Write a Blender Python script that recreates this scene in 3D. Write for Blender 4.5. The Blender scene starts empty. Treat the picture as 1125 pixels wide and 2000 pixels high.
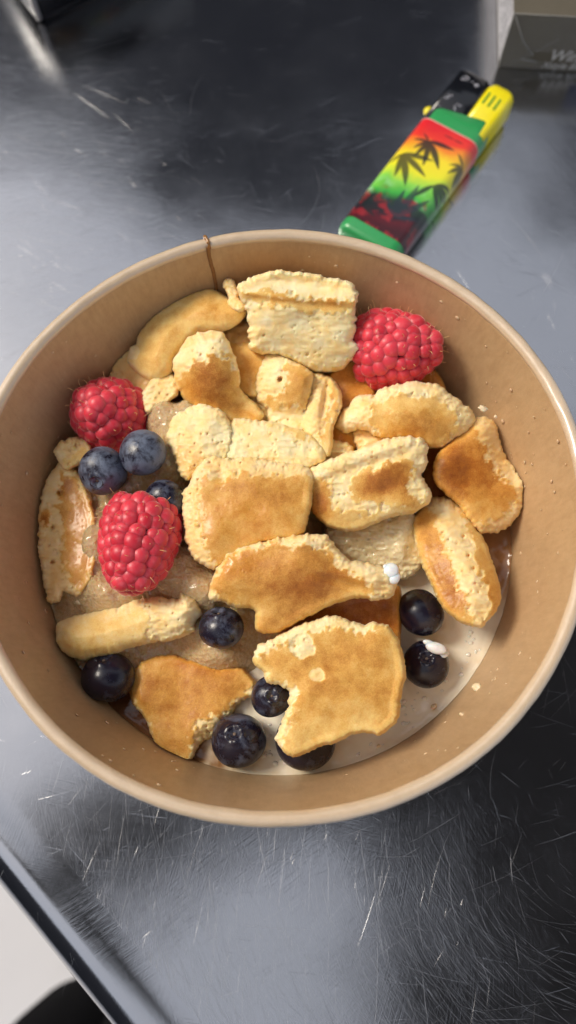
import bpy, bmesh, math, random
import numpy as np
from mathutils import Vector, Matrix

random.seed(7)
S = 0.001                       # everything below is modelled in millimetres
sc = bpy.context.scene
COL = sc.collection

# ---------------------------------------------------------------- camera
F = 1500.0
CX, CY, CZ, TILT = 2.379, -60.049, 232.80, 0.30743
cam_d = bpy.data.cameras.new('camera'); cam = bpy.data.objects.new('camera', cam_d); COL.objects.link(cam)
cam.location = (CX*S, CY*S, CZ*S); cam.rotation_euler = (TILT, 0, 0)
cam_d.sensor_fit = 'VERTICAL'; cam_d.sensor_height = 24; cam_d.lens = 24*F/2000
cam_d.clip_start = 0.005; cam_d.clip_end = 200
cam_d.dof.use_dof = True; cam_d.dof.focus_distance = 0.192; cam_d.dof.aperture_fstop = 18/3.0
sc.camera = cam

# ---------------------------------------------------------------- light
SUN_DIR = Vector((-0.95, 0.36, 1.08)).normalized()
w = bpy.data.worlds.new('World'); sc.world = w; w.use_nodes = True
nt = w.node_tree; bg = nt.nodes['Background']
sky = nt.nodes.new('ShaderNodeTexSky'); sky.sky_type = 'NISHITA'; sky.sun_disc = False
sky.sun_elevation = math.asin(SUN_DIR.z); sky.sun_rotation = math.atan2(SUN_DIR.x, SUN_DIR.y)
sky.dust_density = 3.0; sky.air_density = 1.0
mx = nt.nodes.new('ShaderNodeMix'); mx.data_type = 'RGBA'; mx.inputs[0].default_value = .55; mx.inputs[7].default_value = (4.3, 4.3, 4.45, 1)      # thin high cloud: a whiter sky
hs = nt.nodes.new('ShaderNodeHueSaturation'); hs.inputs['Saturation'].default_value = .75; nt.links.new(sky.outputs[0], hs.inputs['Color'])
nt.links.new(hs.outputs[0], mx.inputs[6]); nt.links.new(mx.outputs[2], bg.inputs[0]); bg.inputs[1].default_value = 0.15
sd = bpy.data.lights.new('sun', 'SUN'); sd.energy = 2.4; sd.angle = math.radians(20); sd.color = (1, .90, .76)
sun = bpy.data.objects.new('sun', sd); COL.objects.link(sun)
sun.rotation_euler = SUN_DIR.to_track_quat('Z', 'Y').to_euler()
sc.view_settings.view_transform = 'Standard'; sc.view_settings.look = 'None'
sc.view_settings.exposure = 0.2; sc.view_settings.gamma = 1
sc.cycles.use_denoising = True
sc.cycles.max_bounces = 8

# ---------------------------------------------------------------- helpers
_t, _c = math.tan(TILT), math.cos(TILT)
FWD = np.array([0, math.sin(TILT), -math.cos(TILT)]); UP = np.array([0, math.cos(TILT), math.sin(TILT)])
CAM = np.array([CX, CY, CZ])
def ray(px, py):
    """direction from the camera through a point of the photograph (pixels of the 1125 x 2000 picture)"""
    px = np.asarray(px, float); py = np.asarray(py, float)
    return np.stack([(px-562.5)/F + 0*py, FWD[1] - UP[1]*(py-1000)/F + 0*px, FWD[2] - UP[2]*(py-1000)/F + 0*px], -1)
def at(px, py, z):
    d = ray(px, py); t = (np.asarray(z, float)-CZ)/d[..., 2]
    return CAM + d*t[..., None]
def depth(p): return float((np.asarray(p)-CAM) @ FWD)

rs = np.random.RandomState(5)
TAB = rs.rand(256, 256)
def vn(x, y):
    xi = np.floor(x).astype(int); yi = np.floor(y).astype(int); fx = x-xi; fy = y-yi
    fx = fx*fx*(3-2*fx); fy = fy*fy*(3-2*fy)
    g = lambda a, b: TAB[a & 255, b & 255]
    return (g(xi, yi)*(1-fx)+g(xi+1, yi)*fx)*(1-fy)+(g(xi, yi+1)*(1-fx)+g(xi+1, yi+1)*fx)*fy
def fbm(x, y, o=4, lac=2.03, gain=.5):
    s = 0; a = 1; n = 0
    for k in range(o):
        s = s+a*(vn(x+17.3*k, y-9.1*k)*2-1); n += a; a *= gain; x = x*lac; y = y*lac
    return s/n
def cells(x, y):
    """distance to nearest jittered cell point, for pores and lumps"""
    xi = np.floor(x).astype(int); yi = np.floor(y).astype(int); best = np.full(np.shape(x), 9.)
    for i in (-1, 0, 1):
        for j in (-1, 0, 1):
            a = xi+i; b = yi+j
            px_ = a+TAB[a & 255, b & 255]; py_ = b+TAB[(a+91) & 255, (b+37) & 255]
            best = np.minimum(best, np.hypot(px_-x, py_-y))
    return best
def sstep(a, b, x):
    t = np.clip((x-a)/(b-a), 0, 1); return t*t*(3-2*t)

def link(name, me, mat=None, parent=None):
    o = bpy.data.objects.new(name, me); COL.objects.link(o)
    if mat is not None: me.materials.append(mat)
    if parent is not None: o.parent = parent
    return o
def mesh(name, v, f, mat=None, parent=None, smooth=True, attrs=None):
    """v in millimetres"""
    me = bpy.data.meshes.new(name)
    me.from_pydata((np.asarray(v, float)*S).tolist(), [], [tuple(int(i) for i in q) for q in f])
    if smooth: me.polygons.foreach_set('use_smooth', [True]*len(me.polygons))
    for k, a in (attrs or {}).items():
        a = np.asarray(a, float)
        if a.ndim == 1:
            at_ = me.attributes.new(k, 'FLOAT', 'POINT'); at_.data.foreach_set('value', a)
        else:
            at_ = me.color_attributes.new(k, 'FLOAT_COLOR', 'POINT')
            at_.data.foreach_set('color', np.concatenate([a, np.ones((len(a), 1))], 1).ravel())
    me.update()
    return link(name, me, mat, parent)
def from_bm(name, bm, mat=None, parent=None, smooth=True):
    bmesh.ops.scale(bm, vec=(S, S, S), verts=bm.verts)
    me = bpy.data.meshes.new(name); bm.to_mesh(me); bm.free()
    if smooth: me.polygons.foreach_set('use_smooth', [True]*len(me.polygons))
    return link(name, me, mat, parent)
def tag(o, label=None, cat=None, group=None, kind=None):
    if label: o['label'] = label
    if cat: o['category'] = cat
    if group: o['group'] = group
    if kind: o['kind'] = kind
    return o
def empty(name, loc=(0, 0, 0)):
    o = bpy.data.objects.new(name, None); COL.objects.link(o); o.location = [c*S for c in loc]; o.empty_display_size = .01
    return o
def lathe(prof, n=256, close=False):
    prof = np.asarray(prof, float); m = len(prof); a = np.linspace(0, 2*np.pi, n, endpoint=False)
    v = np.stack([prof[:, None, 0]*np.cos(a), prof[:, None, 0]*np.sin(a), prof[:, None, 1]+0*a], -1).reshape(-1, 3)
    f = []
    for i in range(m if close else m-1):
        j = (i+1) % m
        for k in range(n):
            l = (k+1) % n; f.append((i*n+k, i*n+l, j*n+l, j*n+k))
    return v, f
def tube(pts, r, n=6):
    pts = [Vector(p) for p in pts]; v = []; f = []
    for i, p in enumerate(pts):
        t = (pts[min(i+1, len(pts)-1)]-pts[max(i-1, 0)]).normalized()
        a = t.orthogonal().normalized(); b = t.cross(a); rr = r if np.isscalar(r) else r[i]
        for k in range(n):
            th = 2*math.pi*k/n; v.append(p+(a*math.cos(th)+b*math.sin(th))*rr)
    for i in range(len(pts)-1):
        for k in range(n):
            l = (k+1) % n; f.append((i*n+k, i*n+l, (i+1)*n+l, (i+1)*n+k))
    f.append(tuple(range(n))[::-1]); f.append(tuple((len(pts)-1)*n+k for k in range(n)))
    return [tuple(q) for q in v], f
def join(parts):
    V = []; Fc = []
    for v, f in parts:
        b = len(V); V += [tuple(q) for q in v]; Fc += [tuple(b+i for i in q) for q in f]
    return V, Fc

# ---------------------------------------------------------------- materials
class NT:
    def __init__(s, name):
        s.m = bpy.data.materials.new(name); s.m.use_nodes = True; s.t = s.m.node_tree
        s.b = s.t.nodes['Principled BSDF']; s.tc = s.t.nodes.new('ShaderNodeTexCoord')
    def n(s, typ, **kw):
        o = s.t.nodes.new(typ)
        for k, v in kw.items():
            if k.startswith('i_'): o.inputs[k[2:].replace('_', ' ')].default_value = v
            else: setattr(o, k, v)
        return o
    def l(s, a, b): s.t.links.new(a, b)
    def noise(s, scale, detail=4, rough=.55, vec=None, dist=0):
        o = s.n('ShaderNodeTexNoise'); o.inputs['Scale'].default_value = scale; o.inputs['Detail'].default_value = detail
        o.inputs['Roughness'].default_value = rough; o.inputs['Distortion'].default_value = dist
        s.l(vec if vec is not None else s.tc.outputs['Object'], o.inputs['Vector']); return o.outputs['Fac']
    def voro(s, scale, feature='F1', vec=None):
        o = s.n('ShaderNodeTexVoronoi'); o.feature = feature; o.inputs['Scale'].default_value = scale
        s.l(vec if vec is not None else s.tc.outputs['Object'], o.inputs['Vector']); return o.outputs['Distance']
    def map(s, loc=(0,0,0), rot=(0,0,0), sca=(1,1,1), vec=None):
        o = s.n('ShaderNodeMapping'); o.inputs[1].default_value = loc; o.inputs[2].default_value = rot; o.inputs[3].default_value = sca
        s.l(vec if vec is not None else s.tc.outputs['Object'], o.inputs[0]); return o.outputs[0]
    def ramp(s, fac, stops):
        o = s.n('ShaderNodeValToRGB'); e = o.color_ramp.elements
        while len(e) < len(stops): e.new(.5)
        for k, (p, c) in enumerate(stops):
            e[k].position = p; e[k].color = (*c, 1) if not np.isscalar(c) else (c, c, c, 1)
        s.l(fac, o.inputs[0]); return o.outputs[0]
    def math(s, op, a, b=None, clamp=False):
        o = s.n('ShaderNodeMath'); o.operation = op; o.use_clamp = clamp
        for i, x in enumerate((a, b)):
            if x is None: continue
            if np.isscalar(x): o.inputs[i].default_value = x
            else: s.l(x, o.inputs[i])
        return o.outputs[0]
    def mix(s, fac, a, b, mode='MIX'):
        o = s.n('ShaderNodeMix'); o.data_type = 'RGBA'; o.blend_type = mode
        for i, x in ((0, fac), (6, a), (7, b)):
            if np.isscalar(x): o.inputs[i].default_value = x if i == 0 else (x, x, x, 1)
            elif isinstance(x, tuple): o.inputs[i].default_value = (*x, 1)
            else: s.l(x, o.inputs[i])
        return o.outputs[2]
    def attr(s, name, color=False):
        o = s.n('ShaderNodeAttribute'); o.attribute_name = name; return o.outputs['Color' if color else 'Fac']
    def bump(s, h, dist, strength=1, normal=None):
        o = s.n('ShaderNodeBump'); o.inputs['Distance'].default_value = dist; o.inputs['Strength'].default_value = strength
        s.l(h, o.inputs['Height'])
        if normal is not None: s.l(normal, o.inputs['Normal'])
        return o.outputs[0]
    def set(s, **kw):
        for k, v in kw.items():
            k = {'color': 'Base Color', 'rough': 'Roughness', 'metal': 'Metallic', 'coat': 'Coat Weight', 'coatr': 'Coat Roughness', 'sss': 'Subsurface Weight',
                 'sssr': 'Subsurface Radius', 'ssss': 'Subsurface Scale', 'spec': 'Specular IOR Level', 'normal': 'Normal', 'trans': 'Transmission Weight',
                 'sheen': 'Sheen Weight', 'sheenr': 'Sheen Roughness', 'sheent': 'Sheen Tint', 'coatn': 'Coat Normal', 'ior': 'IOR', 'aniso': 'Anisotropic', 'alpha': 'Alpha'}[k]
            i = s.b.inputs[k]
            if hasattr(v, 'is_output') or isinstance(v, bpy.types.NodeSocket): s.l(v, i)
            elif isinstance(v, tuple) and len(v) == 3 and i.type == 'RGBA': i.default_value = (*v, 1)
            elif isinstance(v, float) and i.type == 'RGBA': i.default_value = (v, v, v, 1)
            else: i.default_value = v
        return s.m
def plain(name, color, rough=.5, noise=0.15, scale=400, **kw):
    n = NT(name); f = n.noise(scale)
    c = n.mix(f, tuple(x*(1-noise) for x in color), tuple(min(1, x*(1+noise)) for x in color))
    return n.set(color=c, rough=rough, **kw)

# pancake: attributes skin (griddled skin or torn crumb), brown (how toasted), wet (syrup and puree soaked)
n = NT('pancake')
sk, br, we = n.attr('skin'), n.attr('brown'), n.attr('wet')
f1 = n.noise(3000, 4, .7); f2 = n.noise(330, 6, .62); f3 = n.noise(7000, 2)
mott = n.math('ADD', n.math('MULTIPLY', n.math('SUBTRACT', f2, .5), .60), n.math('MULTIPLY', n.math('SUBTRACT', f1, .5), .48))
brn = n.math('ADD', br, mott, clamp=True)
brn = n.math('MULTIPLY', brn, n.math('ADD', n.math('MULTIPLY', n.ramp(sk, [(0, 0.), (1, 1.)]), .55), .45))
skc = n.ramp(brn, [(0, (.92, .78, .44)), (.25, (.88, .64, .24)), (.5, (.72, .40, .095)), (.75, (.47, .185, .028)), (1, (.26, .08, .01))])
crc = n.ramp(n.noise(210, 5), [(.28, (.94, .66, .27)), (.44, (.96, .75, .38)), (.6, (.97, .82, .50)), (.8, (.98, .87, .60))])
pore = n.ramp(n.math('ADD', n.voro(650), n.math('MULTIPLY', n.noise(400, 3), .5)), [(.22, (.72, .50, .24)), (.36, (1., 1., 1.))])
crc = n.mix(.6, crc, pore, 'MULTIPLY')
base = n.mix(sk, crc, skc)
wetc = n.mix(1.0, base, (.93, .72, .47), 'MULTIPLY')
base = n.mix(n.math('MULTIPLY', we, .95, clamp=True), base, wetc)
hb = n.math('ADD', n.math('MULTIPLY', n.noise(2600, 5, .7), .7), n.math('MULTIPLY', n.voro(1300), .25))
hc = n.mix(sk, n.math('MULTIPLY', hb, .8), n.math('MULTIPLY', n.noise(2600, 5, .7), n.mix(we, .75, .2)))
nrm = n.bump(hc, .00022, .8)
rg = n.mix(sk, .85, n.mix(we, .68, .36))
coat = n.math('MULTIPLY', we, .55)
PANCAKE = n.set(color=base, rough=rg, normal=nrm, sss=.55, sssr=(1.0, .60, .28), ssss=.0022, coat=coat, coatr=.22, spec=.28)

# ---------------------------------------------------------------- bowl geometry numbers
RIM_Z = 59.5
def wall_r(z): return 72.2-(60-z)*.215
FLOOR_Z = 4.0

# ---------------------------------------------------------------- pancake pieces
def catmull(P, step):
    P = np.asarray(P, float); n_ = len(P); out = []
    for i in range(n_):
        p0, p1, p2, p3 = P[i-1], P[i], P[(i+1) % n_], P[(i+2) % n_]
        k = max(2, int(np.hypot(*(p2-p1))/step))
        for t in np.linspace(0, 1, k, endpoint=False):
            q_ = .5*((2*p1)+(-p0+p2)*t+(2*p0-5*p1+4*p2-p3)*t*t+(-p0+3*p1-3*p2+p3)*t**3)
            out.append(.55*q_+.45*(p1+(p2-p1)*t))
    return np.array(out)
def inside(P, x, y):
    r = np.zeros(x.shape, bool); j = len(P)-1
    for i in range(len(P)):
        xi, yi = P[i]; xj, yj = P[j]
        if yi != yj:
            r ^= ((yi > y) != (yj > y)) & (x < (xj-xi)*(y-yi)/(yj-yi)+xi)
        j = i
    return r
def nearest(P, x, y):
    A = P; B = np.roll(P, -1, 0); D = B-A; L = (D**2).sum(1)+1e-9
    q = np.stack([x, y], -1); best = np.full(len(x), 1e9); pt = np.zeros((len(x), 2))
    for s0 in range(0, len(x), 4000):
        Q = q[s0:s0+4000]
        t = np.clip(((Q[:, None]-A)*D).sum(-1)/L, 0, 1)
        C = A+D*t[..., None]; d = np.hypot(*(np.moveaxis(C-Q[:, None], -1, 0)))
        k = d.argmin(1); best[s0:s0+4000] = d[np.arange(len(Q)), k]; pt[s0:s0+4000] = C[np.arange(len(Q)), k]
    return best, pt
def blob(x, y, cx, cy, rx, ry, ang=0, soft=.5):
    a = math.radians(ang); u = ((x-cx)*math.cos(a)+(y-cy)*math.sin(a))/rx; v = (-(x-cx)*math.sin(a)+(y-cy)*math.cos(a))/ry
    return 1-sstep(1-soft, 1+soft, np.hypot(u, v))
PITCH = 2.1
pieces = []
def slab(label, outline, top, T=10, tilt=(0, 0), skin=None, brown=.45, toast=(), bare=(), bumps=(), wet=.1, wets=(),
         edge=4.5, power=2.6, rag=1.6, crumb=1.0, name='pancake_piece', cat='pancake piece', group='torn pancake pieces in the bowl', seed=None, mat=None, holes=(), dome=.35, grow=4.5, side=0.0):
    """outline: silhouette in photo pixels; top: height of its upper face in mm; tilt: mm per 100 px right / down;
    skin: list of regions (polygons) that keep the griddled skin, None = everything; toast: (cx,cy,rx,ry,angle,amount)"""
    sd_ = seed if seed is not None else len(pieces)*13.7
    P = catmull(outline, 3.0)
    nrm_ = np.roll(P, -1, 0)-np.roll(P, 1, 0); nrm_ = np.stack([nrm_[:, 1], -nrm_[:, 0]], 1); nrm_ /= np.linalg.norm(nrm_, axis=1)[:, None]+1e-9
    sg = np.sign(np.sum(P[:, 0]*np.roll(P[:, 1], -1)-np.roll(P[:, 0], -1)*P[:, 1]))
    ca = np.zeros(len(P))
    if skin is not None:
        ca += 1
        for R_ in skin:
            R_ = catmull(R_, 8); i_ = inside(R_, P[:, 0], P[:, 1]); ca = np.where(i_, 0, ca)
    P = P+nrm_*(grow*sg+ca*(fbm(P[:, 0]/7+sd_, P[:, 1]/7, 3)*4.2)+fbm(P[:, 0]/24+sd_, P[:, 1]/24, 2)*rag*1.2+fbm(P[:, 0]/9+sd_, P[:, 1]/9, 2)*rag*.9+fbm(P[:, 0]/3.3+sd_, P[:, 1]/3.3, 3)*rag*1.1+np.clip(fbm(P[:, 0]/13+sd_*2, P[:, 1]/13, 2)-.25, 0, 1)*-5*rag*sg*0)[:, None]
    x0, y0 = P.min(0)-PITCH*2; x1, y1 = P.max(0)+PITCH*2
    gx = np.arange(x0, x1, PITCH); gy = np.arange(y0, y1, PITCH); X, Y = np.meshgrid(gx, gy); H, W_ = X.shape
    ins = inside(P, X, Y)
    cell = ins[:-1, :-1] | ins[1:, :-1] | ins[:-1, 1:] | ins[1:, 1:]
    use = np.zeros_like(ins); use[:-1, :-1] |= cell; use[1:, :-1] |= cell; use[:-1, 1:] |= cell; use[1:, 1:] |= cell
    idx = -np.ones(ins.shape, int); idx[use] = np.arange(use.sum())
    x = X[use].copy(); y = Y[use].copy(); inn = ins[use]
    d, pt = nearest(P, x, y)
    x[~inn] = pt[~inn, 0]; y[~inn] = pt[~inn, 1]; d[~inn] = 0
    cx, cy = P.mean(0); c0 = at(cx, cy, top); ppm = F/depth(c0); dm = d/ppm
    # masks
    wob = fbm(x/9+sd_, y/9+3, 4)
    if skin is None: msk = np.ones(len(x))
    else:
        msk = np.zeros(len(x))
        for R in skin:
            R = catmull(R, 6); i_ = inside(R, x, y); dd, _ = nearest(R, x, y); s_ = np.where(i_, dd, -dd)
            msk = np.maximum(msk, sstep(-4, 4, s_+wob*20))
    drop = 0
    if side and skin:
        R = catmull(skin[0], 6); i_ = inside(R, x, y); dd, _ = nearest(R, x, y)
        drop = side*np.where(i_, 0, np.maximum(dd/ppm-.6, 0))
    for b_ in bare: msk = msk*(1-sstep(.3, .6, blob(x, y, *b_[:5])+wob*.45))
    bw = np.full(len(x), float(brown))+.10*fbm(x/40+sd_, y/40, 3)-.26*np.exp(-d/13)-.20*(1-msk)+.10
    for b_ in toast:
        m_ = blob(x+wob*7, y+wob*7, *b_[:5], .75); bw += m_*b_[5]
    wt = np.full(len(x), float(wet))
    for b_ in wets: wt = np.maximum(wt, blob(x+wob*5, y, *b_[:5], .6)*b_[5])
    # relief
    qb = np.clip(dm/(edge*1.7), 0, 1); qc = np.clip(dm/.95, 0, 1); prof = (1-dome)*(1-(1-qc)**2.2)**(1/2.2)+dome*(1-(1-qb)**2)**.5
    q = np.clip(dm/2.5, 0, 1)
    mid = top-T/2+1.6*(tilt[0]*(x-cx)/100+tilt[1]*(y-cy)/100)
    rel = T/2*prof
    rel = rel-drop
    for b_ in bumps: rel = rel+blob(x, y, *b_[:5], .9)*b_[5]*np.minimum(prof*1.5, 1)
    rel = rel+(1.2*fbm(x/75+sd_, y/75+5, 2)+.10*fbm(x/24+sd_, y/24+5, 2))*q*q
    rel = rel+.26*sstep(.3, .7, msk)*sstep(0, .3, q)                                   # the skin stands a little proud of the torn crumb
    cr = (1-msk)*crumb
    lum = .5-cells(x/15+sd_+wob, y/11+wob); pr = np.clip(.20-cells(x/15+sd_*3, y/15), 0, 1)*sstep(.12, .42, fbm(x/13+sd_, y/13, 2))*1.8; tear = 1-np.abs(fbm(x/26+sd_*2, y/12, 2))*2.4
    rel = rel+cr*(lum*.10+fbm(x/7+sd_, y/7, 3)*.17+tear*.34-pr*3.6-.22+np.exp(-d/15)*(.5-cells(x/6.5+wob, y/6.5))*.9)*sstep(0, .5, q+.15)
    rel = rel+msk*(fbm(x/6+sd_, y/6, 3)*.05-np.clip(.10-cells(x/17+sd_, y/17), 0, 1)*3)
    for hx, hy, hr, hd in holes: rel = rel-hd*(1-sstep(.35, 1.2, np.hypot(x-hx, y-hy)/hr))
    fz = mid+rel
    front = at(x, y, fz)
    bprof = (1-(1-q)**2)**.5
    back = at(x, y, mid)+ (ray(cx, cy)/np.linalg.norm(ray(cx, cy)))*(T*.55*bprof)[:, None]
    back[:, 2] = np.maximum(back[:, 2], FLOOR_Z+.5)
    for A_, lo in ((front, 0), (back, .0)):
        rr = np.hypot(A_[:, 0], A_[:, 1]); lim = wall_r(np.minimum(A_[:, 2], 60))-.5
        k = np.where((rr > lim), lim/np.maximum(rr, 1e-6), 1); A_[:, 0] *= k; A_[:, 1] *= k
    N = len(x); bmask = d > .05
    bidx = np.arange(N); bidx[bmask] = N+np.arange(bmask.sum())
    V = np.concatenate([front, back[bmask]])
    cc = np.argwhere(cell); f = []
    a, b, c, e = idx[cc[:, 0], cc[:, 1]], idx[cc[:, 0], cc[:, 1]+1], idx[cc[:, 0]+1, cc[:, 1]+1], idx[cc[:, 0]+1, cc[:, 1]]
    Q = np.stack([e, c, b, a], 1); R_ = bidx[np.stack([a, b, c, e], 1)]
    same = (Q[:, ::-1] == R_).all(1)
    f = np.concatenate([Q, R_[~same]])
    at_ = {'skin': np.concatenate([msk, np.full(bmask.sum(), .8)]), 'brown': np.clip(np.concatenate([bw, np.full(bmask.sum(), .4)]), 0, 1),
           'wet': np.clip(np.concatenate([wt, np.full(bmask.sum(), .6)]), 0, 1)}
    o = mesh(name, V, f, mat or PANCAKE, None, True, at_)
    # origin at the piece's own place
    org = Vector((float(front[:, 0].mean())*S, float(front[:, 1].mean())*S, float(V[:, 2].min())*S))
    o.data.transform(Matrix.Translation(-org)); o.location = org
    tag(o, label, cat, group)
    pieces.append(o)
    rm = (np.hypot(front[:, 0], front[:, 1])-wall_r(front[:, 2])).max()
    print('piece %2d top %.0f gap to wall %.1f  %s' % (len(pieces), top, rm, label))
    return o

n = NT('soaked_curd'); g_ = n.noise(300, 5, .6); n.set(color=n.mix(g_, (.78, .60, .30), (.93, .84, .55)), rough=.18, coat=.7, coatr=.06, normal=n.bump(n.noise(700, 4), .0007, .8), sss=.5, sssr=(1, .6, .3), ssss=.002); CURD = n.m
# ---- lowest, half-soaked pieces first
slab('soaked brown pancake piece, amber and smooth, wedged under the two central lower pieces',
     [(545,1225),(600,1185),(650,1172),(710,1160),(762,1148),(779,1150),(781,1185),(779,1240),(776,1275),(740,1300),(640,1300),(560,1280)],
     34, 8, (0, -1), brown=.62, wet=.9, rag=.6)
slab('pale yellow curdled pancake lump soaking in the cream right of centre',
     [(640,1035),(680,1022),(730,1015),(790,1000),(812,1008),(816,1040),(822,1080),(815,1110),(790,1128),(750,1120),(700,1108),(660,1085),(640,1060)],
     35, 9, (0, -2), skin=[], wet=.3, mat=CURD, crumb=.9, edge=6, bumps=[(720,1045,40,18,-10,1.6),(765,1075,30,22,20,1.8),(790,1035,14,40,5,1.5)])
slab('smooth orange syrupy pancake piece standing behind the thin centre strip',
     [(645,735),(668,715),(692,703),(712,735),(730,765),(728,790),(700,790),(672,812),(690,832),(700,862),(684,888),(640,905),(620,880),(640,810)],
     39, 10, (0, -1.5), brown=.42, wet=.95, rag=.5, toast=[(660,760,18,50,10,.15)])
slab('small amber pancake edge peeping out under the upper right raspberry',
     [(812,745),(830,722),(850,728),(862,748),(866,765),(840,775),(815,765)], 36, 6, brown=.5, wet=.9, rag=.4)
slab('pale cream pancake bit tucked below the domed piece at the right',
     [(694,838),(720,836),(760,842),(800,850),(820,862),(780,872),(735,880),(706,882),(697,864)], 40, 7, skin=[], wet=.6)
slab('dark soaked pancake piece deep between the right hand pieces',
     [(828,868),(870,862),(900,880),(905,930),(890,985),(862,1005),(830,1000),(815,960),(830,925)], 29, 7, brown=.72, wet=1)
slab('pale pink-beige puree-soaked pancake scrap at the upper left wall',
     [(216,742),(218,715),(226,690),(248,682),(280,708),(300,742),(293,762),(265,768),(238,760)], 38, 7, (3, 0), skin=[], wet=.75, crumb=.6)
slab('small pale torn pancake crumb beside the wall above the left blueberries',
     [(108,880),(122,864),(150,858),(170,866),(176,892),(150,906),(130,914),(114,898)], 40, 7, skin=[[(130,885),(160,872),(172,900),(130,915)]], brown=.25, wet=.4)
slab('upright torn pancake piece with a golden edge against the left wall',
     [(75,1004),(84,956),(95,928),(116,905),(138,912),(160,935),(178,972),(188,1020),(190,1084),(180,1132),(152,1166),(122,1152),(117,1176),(92,1176),(84,1132),(77,1084),(73,1052)],
     37, 11, (2.5, -.5), grow=1.5, skin=[[(120,925),(150,940),(185,1000),(190,1090),(165,1160),(130,1130),(118,1040),(112,980)],[(78,1000),(92,990),(95,1030),(78,1040)]], brown=.36, wet=.55,
     wets=[(160,1060,40,110,0,.95)], toast=[(85,1018,12,14,0,.3),(128,950,18,20,0,.15)], holes=[(117,962,7,2.4),(103,1098,5,2.2),(104,1030,5,1.8)])
slab('golden brown pancake piece lying flat at the lower left, torn at its lower right corner',
     [(252,1345),(262,1312),(280,1290),(330,1278),(379,1292),(424,1306),(470,1303),(498,1330),(490,1358),(462,1376),(450,1400),(421,1438),(392,1450),(376,1478),(354,1496),(324,1489),(307,1463),(297,1433),(282,1401),(264,1378)],
     30, 9, (0, 0), grow=1.5, side=.5, skin=[[(240,1340),(262,1290),(350,1262),(440,1290),(520,1310),(490,1352),(455,1372),(440,1390),(395,1405),(376,1425),(372,1470),(340,1510),(300,1480),(285,1410)]],
     brown=.47, wet=.3, toast=[(400,1320,60,25,10,.1),(300,1345,40,30,0,.08)], wets=[(400,1290,110,30,5,.95)], rag=2)
slab('pale rounded pancake roll lying level on the left above the lone dark blueberry',
     [(107,1250),(112,1218),(138,1206),(190,1195),(239,1180),(299,1166),(345,1172),(352,1158),(366,1162),(384,1175),(392,1197),(380,1214),(380,1233),(339,1249),(289,1255),(249,1265),(219,1278),(160,1289),(125,1275),(109,1260)],
     40, 13, (1, -1), grow=1, dome=.95, skin=[[(95,1240),(120,1205),(200,1192),(270,1185),(300,1195),(280,1235),(310,1250),(385,1228),(380,1260),(200,1300),(95,1290)]], brown=.15, wet=.25,
     toast=[(190,1275,80,16,-8,.14),(330,1240,60,14,-15,.12)], bare=[(345,1190,40,28,0)], bumps=[(350,1182,26,20,0,1.8),(300,1190,24,20,0,1.0)], edge=6, power=2.1)
slab('syrup-glazed brown pancake piece with pale torn ends at the right wall',
     [(926,824),(952,817),(968,832),(975,866),(988,896),(1005,912),(1028,920),(1043,934),(1045,956),(1034,977),(1010,1006),(984,1032),(958,1038),(933,1032),(916,1011),(895,981),(870,962),(850,936),(850,904),(873,872),(899,849)],
     41, 12, (-2.5, -1.0), dome=.6, side=.45, skin=[[(838,880),(900,830),(932,838),(944,872),(962,905),(985,935),(1010,955),(1004,985),(950,1020),(900,1008),(840,940)]], brown=.36, wet=.6,
     toast=[(930,910,42,60,-35,.26),(880,930,30,50,0,.35)], bare=[(1030,940,22,20,0),(958,842,18,26,-20)], bumps=[(1030,940,16,18,0,1.5),(958,845,14,22,-15,1.2)], edge=5)
slab('fat upright pancake piece, lower right, pale crumb strip between two brown sides',
     [(809,1011),(828,986),(854,970),(880,973),(902,987),(918,1011),(930,1032),(948,1060),(962,1102),(975,1143),(976,1176),(965,1199),(942,1222),(926,1225),(896,1213),(876,1199),(854,1171),(841,1139),(825,1106),(813,1069),(808,1037)],
     43, 14, (0, 2.2), grow=1, dome=.7, skin=[[(795,1000),(835,985),(848,1010),(868,1070),(893,1130),(915,1180),(925,1240),(880,1230),(820,1120)],[(905,985),(925,1010),(975,1080),(1000,1200),(960,1215),(950,1150),(920,1060)]],
     brown=.33, wet=.35, toast=[(850,1090,24,75,-22,.2),(885,1165,26,50,-25,.2),(962,1150,14,60,-12,.2),(828,1035,14,30,0,.12)], bumps=[(900,1080,26,100,-24,1.2)],
     holes=[(905,1048,4,1.3),(915,1085,4,1.4),(925,1110,4,1.2)], edge=6, power=2.2)
# ---- the back group
slab('smooth yellow pancake piece behind, between the toasted hump and the big pale square',
     [(436,655),(452,640),(485,628),(505,640),(522,688),(524,706),(508,740),(500,772),(476,768),(450,750)], 41, 12, (2, 2), brown=.2, wet=.5, rag=.8, skin=[[(430,672),(520,676),(530,800),(440,780)]], toast=[(490,735,30,40,20,.22)])
slab('small pale torn pancake crumb at the left end of the arched piece',
     [(284,764),(300,740),(323,730),(343,742),(342,767),(318,787),(293,806),(284,794)], 43, 8, skin=[], wet=.15)
slab('arched golden pancake piece with a smooth rounded back at the upper left',
     [(252,692),(256,680),(268,672),(273,650),(300,614),(337,586),(374,570),(406,563),(428,572),(446,584),(462,592),(481,608),(470,626),(452,640),(426,648),(395,652),(377,664),(358,686),(344,706),(334,728),(314,740),(291,740),(268,726),(250,706)],
     48, 13, (1.5, -.5), grow=2, dome=.95, brown=.2, wet=.15, toast=[(400,600,46,26,5,.17),(300,690,44,30,-50,.14),(345,640,60,14,-45,.06),(460,615,20,18,0,.12)], bare=[(258,688,14,12,0)], rag=.9, edge=6.5, power=2.0)
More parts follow.
